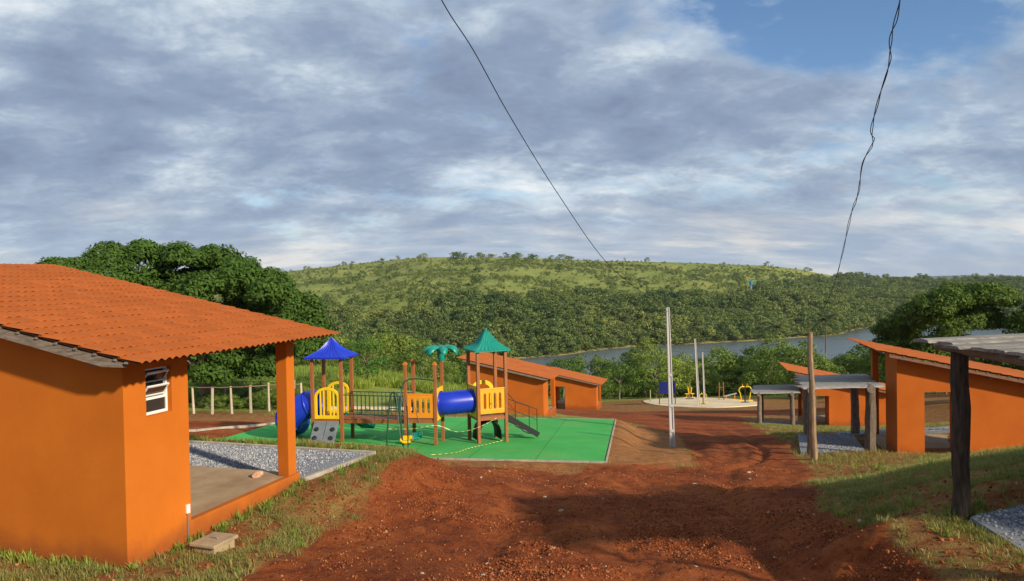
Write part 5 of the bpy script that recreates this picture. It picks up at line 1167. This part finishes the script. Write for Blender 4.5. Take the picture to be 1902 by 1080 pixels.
def pebble(seed, mat):
    import bmesh
    bm = bmesh.new(); bmesh.ops.create_icosphere(bm, subdivisions=1, radius=1); r = random.Random(seed)
    for v in bm.verts: v.co *= r.uniform(.7, 1.15); v.co.z *= .72
    me = bpy.data.meshes.new('pebble'); bm.to_mesh(me); bm.free(); me.materials.append(MATS[mat]); return proto('pebble_source', me)
CL = [pebble(i, 'clod') for i in range(4)]; GS = [pebble(10+i, 'gravel_stone') for i in range(4)]
N = 260000; y = 6.6+rng.random(N)**1.5*16; x = rng.uniform(-4, 8, N); rw = zones(x, y)[:, 0]; pz_ = fbm(x*.8, y*.8, 3, 71); w = sst(rw, .3, .9)*(.05+.95*sst(pz_, .40, .60))*np.interp(y, [7, 10.5, 14, 22], [1, .8, .45, .25]); k = (rng.random(N) < w*.85) & ~blocked(x, y); x, y = x[k], y[k]; n = len(x); print('clods', n)
sz = .006+.015*rng.random(n)**2.4+(rng.random(n) < .02)*.012
scatter('road_clods', np.stack([x, y, ground_z(x, y)+sz*.25], 1), rng.uniform(0, 6.28, (n, 3)), sz, rng.integers(0, 4, n), CL, 'loose red clods and small stones strewn over the dirt road', 'clods')
N = 30000; x = rng.uniform(-9, 10, N); y = 6.6+rng.random(N)*14; rw = zones(x, y)[:, 0]; pz_ = fbm(x*1.3, y*1.3, 4, 55); k = (rng.random(N) < sst(1-rw, .3, .8)*(.15+.8*sst(pz_, .54, .40))) & ~blocked(x, y) & (np.abs(x) < .78*y+1); x, y = x[k], y[k]; n = len(x)
sz = .008+.024*rng.random(n)**2.4
scatter('bank_clods', np.stack([x, y, ground_z(x, y)+sz*.2], 1), rng.uniform(0, 6.28, (n, 3)), sz, rng.integers(0, 4, n), CL, 'crumbled brown soil between the grass tufts of the banks', 'clods')
gx = []; gy = []; gzz = []
def bed_fill(quad, zf, n):
    a = [Vector((q[0], q[1], 0)) for q in quad]
    for _ in range(n):
        p = a[0].lerp(a[1], random.random()).lerp(a[3].lerp(a[2], random.random()), random.random()); gx.append(p.x); gy.append(p.y); gzz.append(zf(p.x, p.y))
bed_fill([(ter(*q).x, ter(*q).y) for q in ((-5.5, 3.8), (-.05, 3.8), (.2, 5.66), (-5.5, 5.66))], lambda x, y: TER_Z, 9000)
for (qd, zf), nn in zip(BEDS, (9000, 2500, 800, 2500)): bed_fill(qd, zf, nn)
n = len(gx); sz = rng.uniform(.010, .024, n)
scatter('gravel', np.stack([gx, gy, np.array(gzz)+sz*.2], 1), rng.uniform(0, 6.28, (n, 3)), sz, rng.integers(0, 4, n), GS, 'crushed grey stone filling the gravel beds', 'gravel')
for i, (u, v, Y, s_) in enumerate(((936, 800, 0, 0), (898, 1043, 8.8, .07), (932, 1036, 8.95, .045), (944, 1046, 8.8, .04), (784, 1061, 8.5, .06), (905, 1010, 9.6, .05), (908, 873, 18.5, .09), (893, 903, 15.2, .08), (1012, 917, 14.2, .07), (1042, 946, 12.6, .09), (1029, 995, 10.3, .05), (1120, 922, 14, .05), (1283, 1053, 8.5, .06), (1391, 856, 19, .10), (1392, 870, 18, .07), (1290, 884, 17, .09), (1598, 989, 10.2, .08), (1085, 886, 16.5, .09), (1110, 1064, 8.3, .05), (1148, 1078, 8.1, .06), (970, 958, 12.2, .06), (1292, 1026, 9.2, .05))):
    if not Y: continue
    p = at(u, v, Y); s_ *= .72; rock('pale_stone', (p.x, p.y, gz(p.x, p.y)+s_*.1), (s_, s_*.7, s_*.5), 'pale_stone', 100+i, ('pale stone lying in the stony foreground of the dirt road' if Y < 9.3 else 'pale stone lying on the middle stretch of the dirt road' if Y < 13 else 'pale stone lying on the dirt road in front of the play surface'), 'stone', 'pale stones on the dirt road')

# ------------------------------------------------------------------ air over the valley
m = MB(); m.span((-6200, -400, -170), (9200, 7200, 60)); hz_ = m.build('haze', 'tower_grey'); tag(hz_, 'thin bluish haze in the air over the valley', 'haze', kind='stuff')
hm = bpy.data.materials.new('thin_haze'); hm.use_nodes = True; hm.node_tree.nodes.clear(); ho = hm.node_tree.nodes.new('ShaderNodeOutputMaterial'); hv = hm.node_tree.nodes.new('ShaderNodeVolumePrincipled')
hv.inputs['Color'].default_value = (.72, .82, .95, 1); hv.inputs['Density'].default_value = .00006; hv.inputs['Anisotropy'].default_value = .1; hm.node_tree.links.new(hv.outputs[0], ho.inputs['Volume'])
hz_.data.materials[0] = hm
